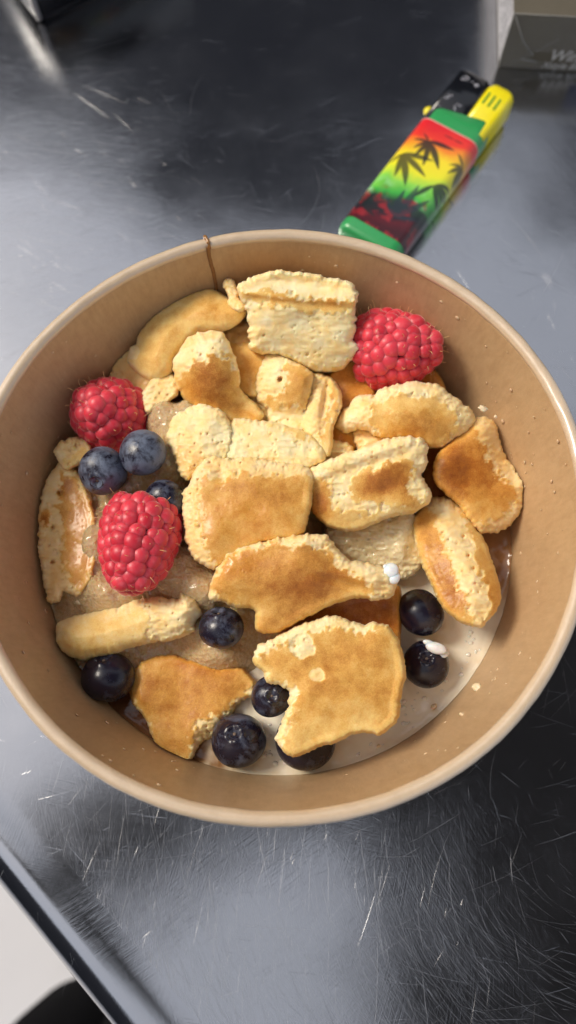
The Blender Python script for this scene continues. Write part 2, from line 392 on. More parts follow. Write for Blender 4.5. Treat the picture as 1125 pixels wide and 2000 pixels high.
slab('small frayed pale shred of pancake standing beside the bowl seam',
     [(440,554),(446,547),(455,553),(462,570),(467,588),(474,600),(462,606),(450,594),(446,574)], 50, 5, skin=[], wet=.3, edge=2)
slab('humped pancake piece with a toasted brown patch and a pale torn top, upper centre left',
     [(340,708),(350,688),(364,666),(380,655),(406,648),(432,652),(446,670),(454,697),(462,720),(467,745),(462,757),(480,776),(504,794),(513,812),(505,822),(476,826),(448,824),(425,812),(400,800),(380,796),(362,776),(346,748)],
     50, 13, (0, -3.5), grow=3, side=.35, dome=.7, skin=[[(352,735),(372,712),(400,700),(430,692),(455,700),(475,750),(520,800),(520,835),(440,835),(360,800),(345,760)]], brown=.36, wet=.15,
     toast=[(415,745,42,42,10,.27),(395,775,50,14,15,.12),(475,805,34,12,25,.12)], wets=[(360,770,28,50,-20,.9)], bumps=[(410,690,40,40,0,1.5),(470,800,30,20,30,-3),(415,745,34,34,0,1)], edge=5.5, power=2.2)
slab('big pale pancake square with a light brown band, topmost at the back',
     [(462,562),(484,547),(515,536),(550,529),(590,535),(624,539),(684,552),(700,571),(692,601),(697,648),(689,662),(704,682),(682,708),(660,725),(626,727),(600,720),(565,702),(540,693),(510,690),(488,682),(487,640),(482,604),(470,582)],
     56, 16, (0, -5.5), grow=1.5, skin=[[(462,575),(500,566),(560,576),(620,584),(675,582),(702,596),(695,612),(640,608),(580,606),(520,594),(478,590)],[(490,676),(540,688),(600,712),(640,722),(680,700),(690,735),(600,740),(480,700)]], brown=.3, wet=.05,
     toast=[(560,583,90,9,4,.14),(665,596,30,12,10,.1)], bumps=[(580,550,110,20,6,-4.5),(585,592,110,8,5,-.9),(580,640,90,30,4,.4)], crumb=.5, edge=5, power=3, holes=[(572,572,5,1.1),(515,655,3,.9),(600,692,4,1.0)])
slab('upright little pancake piece with a dark air hole, middle of the upper group',
     [(499,753),(508,726),(522,700),(535,694),(560,702),(587,716),(607,730),(606,757),(597,790),(595,825),(588,842),(558,840),(527,830),(524,797),(508,780)],
     47, 12, (2, -2), dome=.6, skin=[[(556,715),(585,714),(620,725),(610,790),(600,800),(560,792),(530,800),(512,786),(540,765),(560,745)]], brown=.36, wet=.25, toast=[(588,750,18,34,5,.12)], bumps=[(565,815,40,16,0,-2.5)], holes=[(547,741,5.5,3.0)], edge=4.5)
slab('thin upright pancake strip with a pale curled edge, centre',
     [(598,762),(602,742),(614,731),(630,735),(648,742),(662,766),(665,790),(658,812),(650,830),(646,856),(640,888),(618,884),(602,852),(592,836),(594,800)],
     46, 11, (2, 1), skin=[[(628,738),(650,738),(670,780),(660,820),(650,895),(625,890),(628,850),(640,805),(645,775)]], brown=.28, wet=.5, bumps=[(617,790,13,50,5,1.6),(634,780,5,30,10,-1.6)], toast=[(655,780,10,25,0,.1)])
slab('crumbly pale pancake chunk left of the middle bar, half in apple puree',
     [(330,845),(341,814),(364,800),(396,790),(425,799),(444,820),(450,845),(446,882),(430,908),(396,908),(380,932),(358,930),(346,900),(334,872)],
     48, 12, (1, 0), skin=[], wet=.1, wets=[(360,900,30,40,0,.85)], bumps=[(410,815,26,18,0,1.4)])
slab('pale crumb bar of pancake lying across the middle',
     [(446,828),(478,822),(531,828),(587,842),(617,858),(634,882),(631,900),(617,905),(600,914),(560,908),(500,898),(446,896),(437,872)],
     48, 11, (0, 1), skin=[[(520,818),(587,836),(640,868),(650,880),(610,868),(560,845),(510,832)]], brown=.3, wet=.05, crumb=.7, bumps=[(622,888,12,10,0,1.2)])
slab('domed brown pancake piece with a torn pale rim below the upper right raspberry',
     [(658,832),(664,810),(685,789),(702,775),(724,772),(729,779),(740,766),(771,753),(813,748),(856,755),(873,768),(899,787),(923,810),(926,823),(914,840),(890,853),(866,870),(842,874),(820,860),(796,854),(771,856),(744,852),(714,838),(700,836),(676,846)],
     48, 12, (0, -3), grow=3, side=.5, dome=.6, skin=[[(735,785),(790,772),(850,778),(885,800),(892,850),(850,885),(790,860),(740,855),(722,820)]], brown=.28, wet=.2, toast=[(830,830,55,34,10,.26),(780,845,50,14,0,.12),(800,795,50,16,0,-.06)],
     bumps=[(800,762,80,10,4,1.3),(695,812,30,24,-30,1.0),(810,815,60,36,0,1.2)], edge=5)
slab('tilted pale pancake piece with two dark toasted patches, right of centre',
     [(606,917),(626,907),(647,896),(685,883),(728,868),(771,856),(796,852),(822,858),(835,874),(832,904),(821,925),(831,945),(843,962),(835,984),(805,1002),(766,1008),(741,1019),(700,1035),(668,1036),(640,1028),(613,1002),(604,970)],
     49, 14, (0, -2.5), grow=2, skin=[[(606,930),(640,935),(652,985),(700,1000),(790,985),(850,960),(830,1010),(700,1050),(600,1010)],[(680,945),(720,915),(790,895),(812,905),(800,945),(810,990),(740,990),(690,975)]], brown=.2, wet=.2,
     toast=[(752,938,52,24,-25,.55),(795,965,26,28,0,.25),(618,985,26,40,10,.55),(690,1020,70,14,-8,.05)], bumps=[(730,885,90,16,-20,1.4),(720,905,90,8,-20,-.8)], edge=5, crumb=.8)
slab('square golden pancake piece glazed with puree in the very centre, pale torn top edge',
     [(368,948),(380,920),(394,903),(416,891),(459,896),(498,894),(536,903),(579,906),(604,916),(612,942),(608,975),(603,1004),(594,1040),(575,1052),(540,1056),(505,1062),(470,1082),(440,1100),(421,1110),(397,1104),(373,1081),(361,1042),(356,994),(357,966)],
     51, 13, (0, -1.0), grow=2, side=.45, skin=[[(388,940),(400,925),(430,938),(450,930),(480,922),(500,925),(560,930),(620,935),(620,1010),(600,1070),(480,1100),(420,1100),(395,1060),(385,1000)]], brown=.37, wet=.45,
     toast=[(520,960,70,24,0,.08),(450,1010,50,30,10,-.03),(580,1000,30,50,0,.05)], wets=[(470,1020,80,60,0,.85)], bumps=[(480,1000,80,50,0,.8),(430,930,14,10,0,-1.4)], edge=5)
slab('long glazed brown pancake piece with a ragged torn right tip below the central square',
     [(407,1156),(416,1129),(430,1103),(444,1081),(483,1066),(550,1050),(589,1045),(618,1043),(640,1050),(652,1066),(680,1093),(723,1100),(747,1108),(776,1105),(780,1120),(776,1140),(762,1167),(733,1173),(704,1167),(656,1178),(622,1192),(589,1210),(546,1234),(512,1237),(498,1225),(500,1196),(488,1186),(459,1186),(435,1174),(411,1173)],
     50, 12, (0, -2.5), grow=1.5, side=.35, skin=[[(395,1160),(425,1115),(460,1080),(540,1062),(570,1070),(610,1062),(650,1080),(668,1110),(700,1130),(720,1145),(735,1160),(690,1190),(600,1215),(540,1250),(480,1240),(480,1195)]], brown=.44, wet=.4,
     toast=[(570,1130,80,40,-5,.12),(620,1150,60,26,-10,.12),(560,1215,50,16,-25,.12)], wets=[(470,1100,60,30,-20,.9)], bare=[(412,1165,14,12,0)], bumps=[(600,1055,50,14,0,1),(740,1125,30,10,10,1),(560,1120,120,30,-5,.6),(700,1145,60,8,15,-.9)], edge=4.5)
slab('large flat golden pancake piece with a bite-shaped notch at the bottom of the bowl',
     [(494,1288),(506,1260),(535,1245),(572,1227),(612,1211),(637,1204),(665,1205),(693,1215),(711,1222),(722,1215),(739,1216),(762,1227),(777,1245),(787,1277),(792,1301),(790,1333),(783,1365),(780,1398),(767,1418),(739,1437),(720,1432),(688,1435),(656,1448),(619,1462),(572,1479),(549,1462),(539,1439),(549,1411),(561,1384),(566,1351),(549,1340),(522,1331),(514,1311),(498,1301)],
     46, 10, (0, -.8), grow=.8, side=.45, skin=[[(485,1310),(520,1270),(560,1255),(600,1235),(650,1225),(705,1235),(745,1222),(800,1240),(810,1340),(790,1440),(600,1500),(535,1470),(555,1440),(570,1390),(575,1345),(520,1325)]], brown=.40, wet=.08,
     toast=[(670,1300,90,50,10,.05),(640,1270,60,20,-10,.06),(600,1330,60,26,10,.04),(680,1400,60,40,0,-.12),(600,1440,50,30,-15,-.12),(690,1350,70,16,0,.05)],
     bare=[(590,1260,22,24,-50),(619,1318,15,12,0)], bumps=[(590,1260,24,24,0,.4),(660,1290,90,14,15,-.5)], edge=3.6, rag=1.8)

slab('small torn pancake scrap lodged between the toasted hump and the piece with the air hole',
     [(488,742),(505,738),(516,755),(512,780),(524,800),(520,828),(500,824),(486,800),(480,770)], 40, 7, (1, -1), skin=[[(480,740),(500,740),(500,830),(480,830)]], brown=.35, wet=.5)
slab('pale fluffy pancake scrap peeping out under the right end of the middle bar',
     [(606,888),(625,872),(650,862),(676,868),(690,884),(672,898),(640,904),(615,906)], 42, 8, (0, -1), skin=[], wet=.25)


# ---------------------------------------------------------------- the bowl
def kraft(name, inner):
    li = (lambda c: c) if inner else (lambda c: tuple(x*.55+y*.45 for x, y in zip(c, (.86, .74, .58))))
    n = NT(name); fib = n.noise(260, 6, .7, dist=.6); fine = n.noise(1800, 4, .7); cl = n.noise(28, 4)
    fl = n.noise(1.0, 3, .6, vec=n.map(sca=(900, 900, 120), rot=(0, 0, .3)))
    c = n.ramp(n.math('ADD', n.math('MULTIPLY', fib, .55), n.math('MULTIPLY', fl, .45)), [(.25, li((.39, .245, .125))), (.5, li((.48, .315, .165))), (.78, li((.57, .385, .215)))])
    c = n.mix(n.math('MULTIPLY', n.ramp(cl, [(.35, 0.), (.7, 1.)]), .25), c, (.54, .36, .20))
    nr = n.bump(n.math('ADD', fine, n.math('MULTIPLY', fib, .6)), .00012, .7)
    nr = n.bump(n.noise(45, 3, .5), .0012, .35, nr)
    if not inner: n.b.inputs['Coat IOR'].default_value = 1.75
    return n.set(color=c, rough=n.ramp(cl, [(.3, .38), (.7, .58)]), normal=nr, coat=.35 if inner else 1.0, coatr=.3 if inner else .2, sss=.08, sssr=(1, .5, .25), ssss=.0008)
KIN = kraft('kraft_paper_inside', True); KOUT = kraft('kraft_paper_rim', False)
bowl = tag(empty('paper_bowl'), 'round brown kraft paper bowl full of torn pancake, berries and cream', 'bowl')
zs = np.linspace(FLOOR_Z, 58.5, 60)
prof = [(0, FLOOR_Z), (30, FLOOR_Z), (wall_r(FLOOR_Z)-1.2, FLOOR_Z), (wall_r(FLOOR_Z)-.2, FLOOR_Z+.6)]+[(wall_r(z), z) for z in zs[2:]]+[(wall_r(58.5)+.7, 58.5)]+[(wall_r(z)+.7, z) for z in zs[::-1][1:]]+[(wall_r(0)+.7, 0.2), (wall_r(0)-.1, .2), (wall_r(0)-.1, FLOOR_Z-.8), (0, FLOOR_Z-.8)]
v, f = lathe(prof, 300); v = np.array(v); th = np.arctan2(v[:, 1], v[:, 0]); k = np.clip((v[:, 2]-20)/40, 0, 1)
dr = k*(.35*np.sin(2*th+1)+.2*np.sin(5*th)+.12*fbm(th*6, v[:, 2]/12, 3)); r0 = np.hypot(v[:, 0], v[:, 1])+1e-6
v[:, 0] *= 1+dr/r0; v[:, 1] *= 1+dr/r0
mesh('wall', v, f, KIN, bowl)
# rolled rim
nR, nr_ = 360, 20; v = []; f = []
for i in range(nR):
    a = 2*math.pi*i/nR; e = .35*math.sin(2*a+1)+.2*math.sin(5*a)
    seam = math.exp(-((math.degrees(a)-105.2)/.55)**2)
    for j in range(nr_):
        b = 2*math.pi*j/nr_; rr = 1.65+.14*float(fbm(np.array([a*22.]), np.array([b*1.1]), 3)[0])-seam*.25
        v.append(((73.25+e+rr*math.cos(b))*math.cos(a), (73.25+e+rr*math.cos(b))*math.sin(a), 58.6+rr*math.sin(b)*.98))
        f.append((i*nr_+j, ((i+1) % nR)*nr_+j, ((i+1) % nR)*nr_+(j+1) % nr_, i*nr_+(j+1) % nr_))
mesh('rim', v, f, KOUT, bowl)
# vertical overlap seam of the paper
SEAM_A = math.radians(105.2)
v = []; f = []; zz = np.linspace(24, 60.4, 60)
for i, z in enumerate(zz):
    da = .0015*math.sin(z*.35)+.0025*float(fbm(np.array([z/5.]), np.array([3.]), 3)[0])+(.002 if z > 52 else 0)
    for j, (u, h) in enumerate(((-.55, -.05), (-.42, .42), (.05, .5), (.38, .28), (.55, -.05))):
        a = SEAM_A+da-u/72; r = wall_r(min(z, 57))-h+.35*math.sin(2*a+1)*min(1, (z-20)/40)+.2*math.sin(5*a)*min(1, (z-20)/40)-(0 if z < 57 else (z-57)*.1)
        v.append((r*math.cos(a), r*math.sin(a), z))
    if i: f += [((i-1)*5+j, (i-1)*5+j+1, i*5+j+1, i*5+j) for j in range(4)]
mesh('seam', v, f, plain('seam_paper', (.26, .125, .045), .6, .3, 900), bowl)
v, f = tube([((73.25+1.75*math.cos(b))*math.cos(SEAM_A+.004*math.sin(b*2)), (73.25+1.75*math.cos(b))*math.sin(SEAM_A+.004*math.sin(b*2)), 58.6+1.75*math.sin(b)) for b in np.linspace(3.4, 0.2, 14)], [.35+.25*math.sin(k*.9)**2 for k in range(14)], 8)
mesh('syrup_streak', v, f, plain('syrup_drip', (.34, .16, .045), .2, .2, 900, coat=.6), bowl)
# droplets and grease beads on the inner wall
bm = bmesh.new(); rg_ = random.Random(3)
for k in range(240):
    a = rg_.choice([rg_.uniform(.35, 3.6), rg_.uniform(-2.6, .4)]); z = rg_.uniform(30, 56); r = rg_.choice([.2, .28, .3, .42, .6])*rg_.uniform(.7, 1.2); R_ = wall_r(z)
    m = Matrix.Translation((R_*math.cos(a), R_*math.sin(a), z)) @ Matrix.Rotation(a, 4, 'Z') @ Matrix.Diagonal((.35, 1, rg_.uniform(.8, 1.5), 1))
    bmesh.ops.create_icosphere(bm, subdivisions=2, radius=r, matrix=m)
o = from_bm('droplets', bm, plain('droplet', (.66, .48, .30), .12, .1, sss=.2, ssss=.001), bowl); o['kind'] = 'stuff'

# crumbs on the wall
CRM = plain('crumb_bit', (.80, .64, .42), .5, .12, 2500, sss=.3, ssss=.001)
for k, (px, py, z, r) in enumerate(((943, 798, 40, 1.15), (968, 814, 38, .5), (1003, 812, 42, .8), (933, 1342, 30, 1.5), (848, 1380, 27, .95), (935, 1222, 27, .7), (902, 1395, 31, .8), (739, 1458, 28, .7), (422, 524, 50, 1.3), (154, 1176, 32, .9))):
    bm = bmesh.new(); bmesh.ops.create_icosphere(bm, subdivisions=3, radius=r)
    for q in bm.verts: q.co *= 1+.55*float(fbm(np.array([q.co.x*1.7+k*9]), np.array([q.co.y*1.7+q.co.z]), 3)[0])
    p = at(px, py, z); R_ = math.hypot(p[0], p[1])
    if k not in (4, 5, 7, 9):
        for _ in range(6):
            z = 60-(wall_r(60)-.2-R_)/.215; z = min(max(z, 24), 57); p = at(px, py, z); R_ = math.hypot(p[0], p[1])
    o = from_bm('crumb', bm, CRM); o.location = Vector(p)*S; o.scale = (1, .8, .6); o.rotation_euler = (.3*k, .2, k)
    tag(o, ['pale crumb stuck on the bowl wall beside the domed piece', 'tiny crumb on the right wall above the glazed piece', 'faint crumb high on the right wall', 'tan crumb on the lower right wall, largest there',
            'white crumb at the edge of the cream, lower right', 'crumb in the cream beside the upright piece', 'faint crumb low on the lower right wall', 'small crumb in the cream at the bottom of the bowl',
            'tan crumb caught on the seam of the bowl', 'pale crumb between the left wall and the pale roll'][k], 'crumb', 'loose crumbs')

# ---------------------------------------------------------------- cream and puree
LZ = 25.0
R_l = wall_r(LZ)-.05; gn = 260
ax = np.linspace(-R_l, R_l, gn); X, Y = np.meshgrid(ax, ax)
def disc_mesh(zfun, attrf):
    rr = np.linspace(0, 1, 150); aa = np.linspace(0, 2*np.pi, 420, endpoint=False); A_, B_ = np.meshgrid(aa, rr)
    x = B_*np.cos(A_)*R_l; y = B_*np.sin(A_)*R_l; z = zfun(x, y)
    k = wall_r(z)/wall_r(LZ)*.9995; x = x*np.where(B_ > .985, k, 1); y = y*np.where(B_ > .985, k, 1)
    V = np.stack([x, y, z], -1).reshape(-1, 3); f = []; m = len(aa)
    i, j = np.meshgrid(np.arange(len(rr)-1), np.arange(m), indexing='ij'); jn = (j+1) % m
    f = np.stack([i*m+j, (i+1)*m+j, (i+1)*m+jn, i*m+jn], -1).reshape(-1, 4)
    return V, f, attrf(V[:, 0], V[:, 1], V[:, 2])
def pix(V):
    d = V-CAM; zc = d @ FWD; return 562.5+F*d[:, 0]/zc, 1000-F*(d @ UP)/zc
def milk_z(x, y):
    r = np.hypot(x, y)
    return LZ+.9*np.exp((r-R_l)/.8)+.35*fbm(x/7, y/7, 3)+.5*np.clip(fbm(x/3+9, y/3, 2), 0, 1)
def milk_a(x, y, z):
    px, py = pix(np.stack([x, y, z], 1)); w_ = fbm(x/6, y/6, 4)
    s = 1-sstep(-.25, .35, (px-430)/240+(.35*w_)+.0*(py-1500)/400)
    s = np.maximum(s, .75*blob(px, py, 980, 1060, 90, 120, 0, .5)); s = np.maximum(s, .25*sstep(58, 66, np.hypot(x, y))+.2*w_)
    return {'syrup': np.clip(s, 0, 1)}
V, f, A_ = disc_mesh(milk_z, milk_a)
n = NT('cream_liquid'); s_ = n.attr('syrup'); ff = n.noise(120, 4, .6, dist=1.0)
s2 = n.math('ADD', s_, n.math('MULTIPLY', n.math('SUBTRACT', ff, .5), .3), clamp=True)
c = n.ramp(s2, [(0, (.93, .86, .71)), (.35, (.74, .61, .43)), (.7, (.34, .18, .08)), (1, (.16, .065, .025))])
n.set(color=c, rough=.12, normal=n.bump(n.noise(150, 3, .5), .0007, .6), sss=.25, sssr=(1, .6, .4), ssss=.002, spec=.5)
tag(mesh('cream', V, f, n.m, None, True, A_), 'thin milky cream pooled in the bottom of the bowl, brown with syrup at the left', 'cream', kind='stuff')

rgb_ = random.Random(21); bm = bmesh.new()  # beads added to give the milk its bright highlights
for k in range(90):
    px, py = rgb_.choice([(rgb_.gauss(890, 40), rgb_.gauss(1330, 70)), (rgb_.gauss(700, 70), rgb_.gauss(1480, 16)), (rgb_.gauss(535, 10), rgb_.gauss(1470, 35)), (rgb_.gauss(800, 30), rgb_.gauss(1400, 30)), (rgb_.gauss(935, 20), rgb_.gauss(1250, 40))])
    p = at(px, py, LZ); 
    if math.hypot(p[0], p[1]) > wall_r(LZ)-1: continue
    p[2] = float(milk_z(np.array([p[0]]), np.array([p[1]]))[0])
    bmesh.ops.create_icosphere(bm, subdivisions=2, radius=rgb_.choice([.25, .3, .4, .6]), matrix=Matrix.Translation(p) @ Matrix.Diagonal((1.2, 1, .6, 1)))
n = NT('highlight_bubble'); n.set(color=(.86, .80, .70), rough=.06, coat=.6, coatr=.04, sss=.3, ssss=.001)
tag(from_bm('highlight_bubbles', bm, n.m), 'tiny glossy bubbles and beads added as highlights on the milk at the lower right', 'bubbles', kind='stuff')
mounds = [  # px, py, peak z, radius px x / y
    (240, 1020, 36.5, 200, 270), (440, 1190, 33, 150, 110), (600, 800, 34, 260, 170), (250, 930, 41, 80, 80), (325, 860, 45, 60, 90), (178, 1050, 40, 50, 110), (210, 1150, 39.5, 90, 50), (340, 1100, 41, 80, 80),
    (385, 1140, 41, 70, 60), (335, 985, 42, 60, 60), (425, 1268, 35.5, 66, 38), (390, 1225, 36, 60, 40), (318, 800, 45, 62, 62), (362, 792, 46.5, 52, 56), (460, 800, 40, 60, 60),
    (560, 840, 39, 90, 60), (520, 960, 38, 110, 110), (640, 900, 36, 80, 80), (680, 780, 34, 70, 90), (600, 1120, 35, 90, 70), (430, 620, 35, 110, 60),
    (760, 900, 32, 70, 70), (590, 620, 37, 100, 60), (760, 720, 30, 60, 50), (470, 1205, 33, 30, 40), (250, 1200, 32, 70, 40), (270, 1010, 38, 60, 60)]
P_ = np.array([at(a, b, z) for a, b, z, _, _ in mounds])
def sauce_z(x, y):
    z = np.full(x.shape, 18.5); acc = np.zeros(x.shape)
    for (a, b, zt, rx, ry), p in zip(mounds, P_):
        g = np.exp(-(((x-p[0])/(rx/7.4))**2+((y-p[1])/(ry/7.0))**2)**1.3*.75); acc += np.exp((zt-1.2-18.5)*g*.55)-1
    z = 18.5+np.log(1+acc)/.55
    lum = .5-cells(x/2.6, y/2.6)
    z = z+(fbm(x/5.5, y/5.5, 4)*1.3+lum*.2+fbm(x/1.3, y/1.3, 4)*.55)*sstep(19, 26, z)
    r = np.hypot(x, y)
    return np.minimum(z, 60)
V, f, A_ = disc_mesh(sauce_z, lambda x, y, z: {'d': z*0})
rr = np.hypot(V[:, 0], V[:, 1]); lim = wall_r(V[:, 2])-.15; k = np.where(rr > lim, lim/np.maximum(rr, 1), 1); V[:, 0] *= k; V[:, 1] *= k
n = NT('apple_puree'); g1 = n.noise(1500, 5, .75); g2 = n.noise(160, 4)
c = n.mix(n.ramp(g1, [(.35, 0.), (.65, 1.)]), (.84, .55, .26), (.96, .78, .50)); c = n.mix(n.math('MULTIPLY', g2, .5), c, (.84, .54, .24))
n.set(color=c, rough=.2, normal=n.bump(n.math('ADD', n.noise(1500, 5, .8), n.math('MULTIPLY', n.voro(900), .8)), .0013, 1), sss=.5, sssr=(1, .5, .22), ssss=.0022, spec=.6, coat=.9, coatr=.10)
PUREE = n.m
tag(mesh('apple_puree', V, f, PUREE, None, True), 'grainy tan apple puree heaped around the left berries and between the pancake pieces', 'puree', kind='stuff')

# ---------------------------------------------------------------- raspberries
n = NT('raspberry_skin'); vn_ = n.noise(1500, 4); big = n.noise(140, 3)
oi = n.n('ShaderNodeObjectInfo')
c = n.mix(oi.outputs['Random'], (.58, .022, .048), (.76, .060, .092)); c = n.mix(n.ramp(vn_, [(.45, 0.), (.75, .5)]), c, (.86, .22, .24))
n.set(color=c, rough=.40, normal=n.bump(vn_, .00014, .6), sss=.7, sssr=(1.0, .22, .18), ssss=.0022, spec=.4, sheen=.85, sheenr=.3, coat=.12, coatr=.25)
n.b.inputs['Sheen Tint'].default_value = (1, .62, .60, 1)
RASP = n.m
CORE = plain('raspberry_core', (.45, .012, .028), .5, .2, sss=.3, ssss=.001)
HAIR = plain('raspberry_hair', (.75, .48, .22), .5, .2)
bm = bmesh.new(); bmesh.ops.create_icosphere(bm, subdivisions=3, radius=1)
for q in bm.verts: q.co.z = q.co.z*(1 if q.co.z > 0 else .8)
bmesh.ops.scale(bm, vec=(S, S, S), verts=bm.verts)
DR = bpy.data.meshes.new('drupelet'); bm.to_mesh(DR); bm.free(); DR.polygons.foreach_set('use_smooth', [True]*len(DR.polygons)); DR.materials.append(RASP)
def raspberry(label, c, axis, L, R, seed, flat=0.0):
    """c: centre mm; axis: unit vector towards the tip; L length, R largest radius"""
    rnd = random.Random(seed); root = tag(empty('raspberry', c), label, 'raspberry', 'raspberries in the bowl')
    ax_ = Vector(axis).normalized(); q = ax_.to_track_quat('Z', 'Y').to_matrix()
    def rad(t): return R*(1-max(0, (t-.22)/.80)**2.1)**.62 if t > .22 else R*(.86+.14*math.sin(t/.22*math.pi/2))
    # core
    pr = [(0.01, -L*.5)]+[(rad(t)*.78, -L*.5+L*t*.9) for t in np.linspace(0, .99, 16)]+[(0.01, L*.40)]
    v, f = lathe(pr, 24); v = [tuple(q @ Vector(x)) for x in v]; mesh('core', v, f, CORE, root)
    t = .03; row = 0; hairs = []
    while t < 1.0:
        r = rad(min(t, .985))*.93; nd = max(1, int(round(2*math.pi*r/3.45))) if t < .99 else 1; ph = (row % 2)*math.pi/max(nd, 1)+rnd.uniform(-.12, .12)
        dt = .02; sl = math.atan2(rad(max(t-dt, 0))-rad(min(t+dt, .99)), 2*dt*L)
        if nd < 3: nd = 1; r = 0
        for k in range(nd):
            a = ph+2*math.pi*k/nd+rnd.uniform(-.11, .11)
            nl = Vector((math.cos(a)*math.cos(sl), math.sin(a)*math.cos(sl), math.sin(sl))) if nd > 1 else Vector((0, 0, 1))
            p = Vector((r*math.cos(a), r*math.sin(a), -L*.5+L*t+rnd.uniform(-.5, .5)-(.9 if nd == 1 else 0)))
            nw = q @ nl; pw = q @ p
            o = bpy.data.objects.new('drupelet', DR); COL.objects.link(o); o.parent = root
            o.location = (pw-nw*1.05)*S; s_ = rnd.uniform(.88, 1.2)
            tz = (q @ Vector((0, 0, 1))); tz = (tz-nw*tz.dot(nw)); 
            if tz.length < 1e-3: tz = nw.orthogonal()
            tz.normalize(); tx = tz.cross(nw)
            M = Matrix((tx, tz, nw)).transposed(); o.rotation_euler = M.to_euler()
            o.scale = (2.3*s_, 2.35*s_*rnd.uniform(.92, 1.1), 2.0*s_)
            if rnd.random() < .6: hairs.append((pw+nw*.7, nw, tx))
        if nd == 1: break
        t = min(t+3.0/L, .90) if t < .82 else (.95 if t < .93 else .995); row += 1
    parts = []
    for p, nw, tx in hairs:
        l = rnd.uniform(1.3, 2.8); b = tx*rnd.uniform(-1.2, 1.2)+Vector((rnd.uniform(-.6, .6), rnd.uniform(-.6, .6), 0))
        parts.append(tube([p, p+nw*l*.45+b*.15, p+nw*l*.8+b*.55, p+nw*l*.85+b*1.1], [.09, .08, .07, .05], 4))
    v, f = join(parts); o = mesh('style_hairs', v, f, HAIR, root); o['kind'] = 'stuff'
    return root
def raycentre(px, py, z): return tuple(at(px, py, z))
raspberry('red raspberry above the two dusty blueberries, against the left wall', raycentre(205, 806, 39), (-.35, -.12, .9), 18, 10.8, 11)
raspberry('darker pink raspberry lying on its side at the upper right wall', raycentre(784, 682, 43), (.93, -.12, .30), 22, 11.4, 23)
raspberry('large bright red raspberry pointing down, lying on the puree at the left', raycentre(266, 1075, 44), (-.13, -.98, .16), 22.8, 10.5, 37)

# ---------------------------------------------------------------- blueberries
def blue_mat(name, bloom):
    n = NT(name); a = n.noise(200, 5, .65, dist=.5); b = n.noise(900, 4, .7)
    m = n.ramp(n.math('ADD', n.math('MULTIPLY', a, .75), n.math('MULTIPLY', b, .25)), [(.60-bloom*.24, 0.), (.72-bloom*.20, 1.)])
    m = n.math('MULTIPLY', m, .25+.6*bloom)
    dk = n.mix(n.noise(300, 3), (.006, .006, .014), (.016, .012, .028))
    c = n.mix(m, dk, (.165, .20, .28) if bloom > .7 else (.15, .18, .27))
    r = n.mix(m, (.27,.27,.27), (.62,.62,.62))
    return n.set(color=c, rough=r, normal=n.bump(b, .00006+.00012*bloom, .6), spec=.5, coat=.12*(1-bloom), coatr=.15)
BD, BG, BM = blue_mat('blueberry_dusty', .85), blue_mat('blueberry_glossy', .18), blue_mat('blueberry_patchy', .5)
CAL = plain('blueberry_crown', (.035, .028, .035), .6, .4, 1500); SCAR = plain('blueberry_scar', (.16, .11, .08), .7, .3, 2500)
def blueberry(label, px, py, rp, z, aim, mat, crown=True, squash=.9):
    """rp: radius in photo pixels; aim: direction of the flower end"""
    c = at(px, py, z); R = rp*depth(c)/F; ax_ = Vector(aim).normalized(); q = ax_.to_track_quat('Z', 'Y').to_matrix()
    root = tag(empty('blueberry', c), label, 'blueberry', 'blueberries in the bowl')
    N_, M_ = 48, 40; v = []; f = []; sd_ = px*.37
    for i in range(M_+1):
        t = math.pi*i/M_
        for k in range(N_):
            a = 2*math.pi*k/N_; rr = R*(1+.018*math.sin(2*a+sd_)*math.sin(t)+.012*math.sin(3*a+2*t+sd_))
            d = 0
            if crown: d = .17*math.exp(-(t/.20)**2)*R-.06*R*math.exp(-((t-.30)/.09)**2)*(1+.5*math.cos(5*a))
            rr -= d; v.append(tuple(q @ Vector((rr*math.sin(t)*math.cos(a), rr*math.sin(t)*math.sin(a), rr*math.cos(t)*squash))))
            if i < M_: f.append((i*N_+k, (i+1)*N_+k, (i+1)*N_+(k+1) % N_, i*N_+(k+1) % N_))
    mesh('skin', v, f, mat, root)
    if crown:
        parts = []; R5 = R*.27; h = R*squash*.985
        v = []; f = []; n5 = 50
        for k in range(n5):
            a = 2*math.pi*k/n5; lobe = .5+.5*math.cos(5*a); ro = R5*(1.0+.32*lobe)
            for (r_, z_) in ((R5*.78, h-.16*R), (R5*.95, h-.01*R+.035*R*lobe), (ro, h-.035*R+.03*R*lobe), (ro*1.0, h-.11*R)):
                v.append(tuple(q @ Vector((r_*math.cos(a), r_*math.sin(a), z_))))
            for j in range(3): f.append((k*4+j, k*4+j+1, ((k+1) % n5)*4+j+1, ((k+1) % n5)*4+j))
        mesh('crown', v, f, CAL if mat is not BG else mat, root)
        v, f = lathe([(0.001, h-.10*R), (R*.05, h-.10*R), (R*.065, h-.125*R), (R*.06, h-.2*R)], 16); v = [tuple(q @ Vector(x)) for x in v]
        mesh('scar', v, f, SCAR, root)
    return root
blueberry('dusty pale-bloomed blueberry, left one of the pair below the upper left raspberry', 201, 920, 48, 44, (-.1, -.75, .60), BD)
blueberry('dusty blueberry with grey bloom, right one of the pair below the upper left raspberry', 279, 884, 46, 47, (.05, -.1, -1), BD)
blueberry('blueberry half buried in puree beside the big raspberry', 322, 978, 42, 43, (.5, .6, -.5), BM, False)
blueberry('blueberry smeared with puree below the long brown pancake piece', 432, 1226, 44, 37, (-.1, .7, .7), BM)
blueberry('lone glossy dark blueberry at the lower left under the pale roll', 211, 1322, 52, 30, (-.1, .75, .72), BG)
blueberry('shiny black blueberry beside the upright piece, upper of the two on the right', 821, 1196, 47, 32, (.4, .4, .3), BG, False)
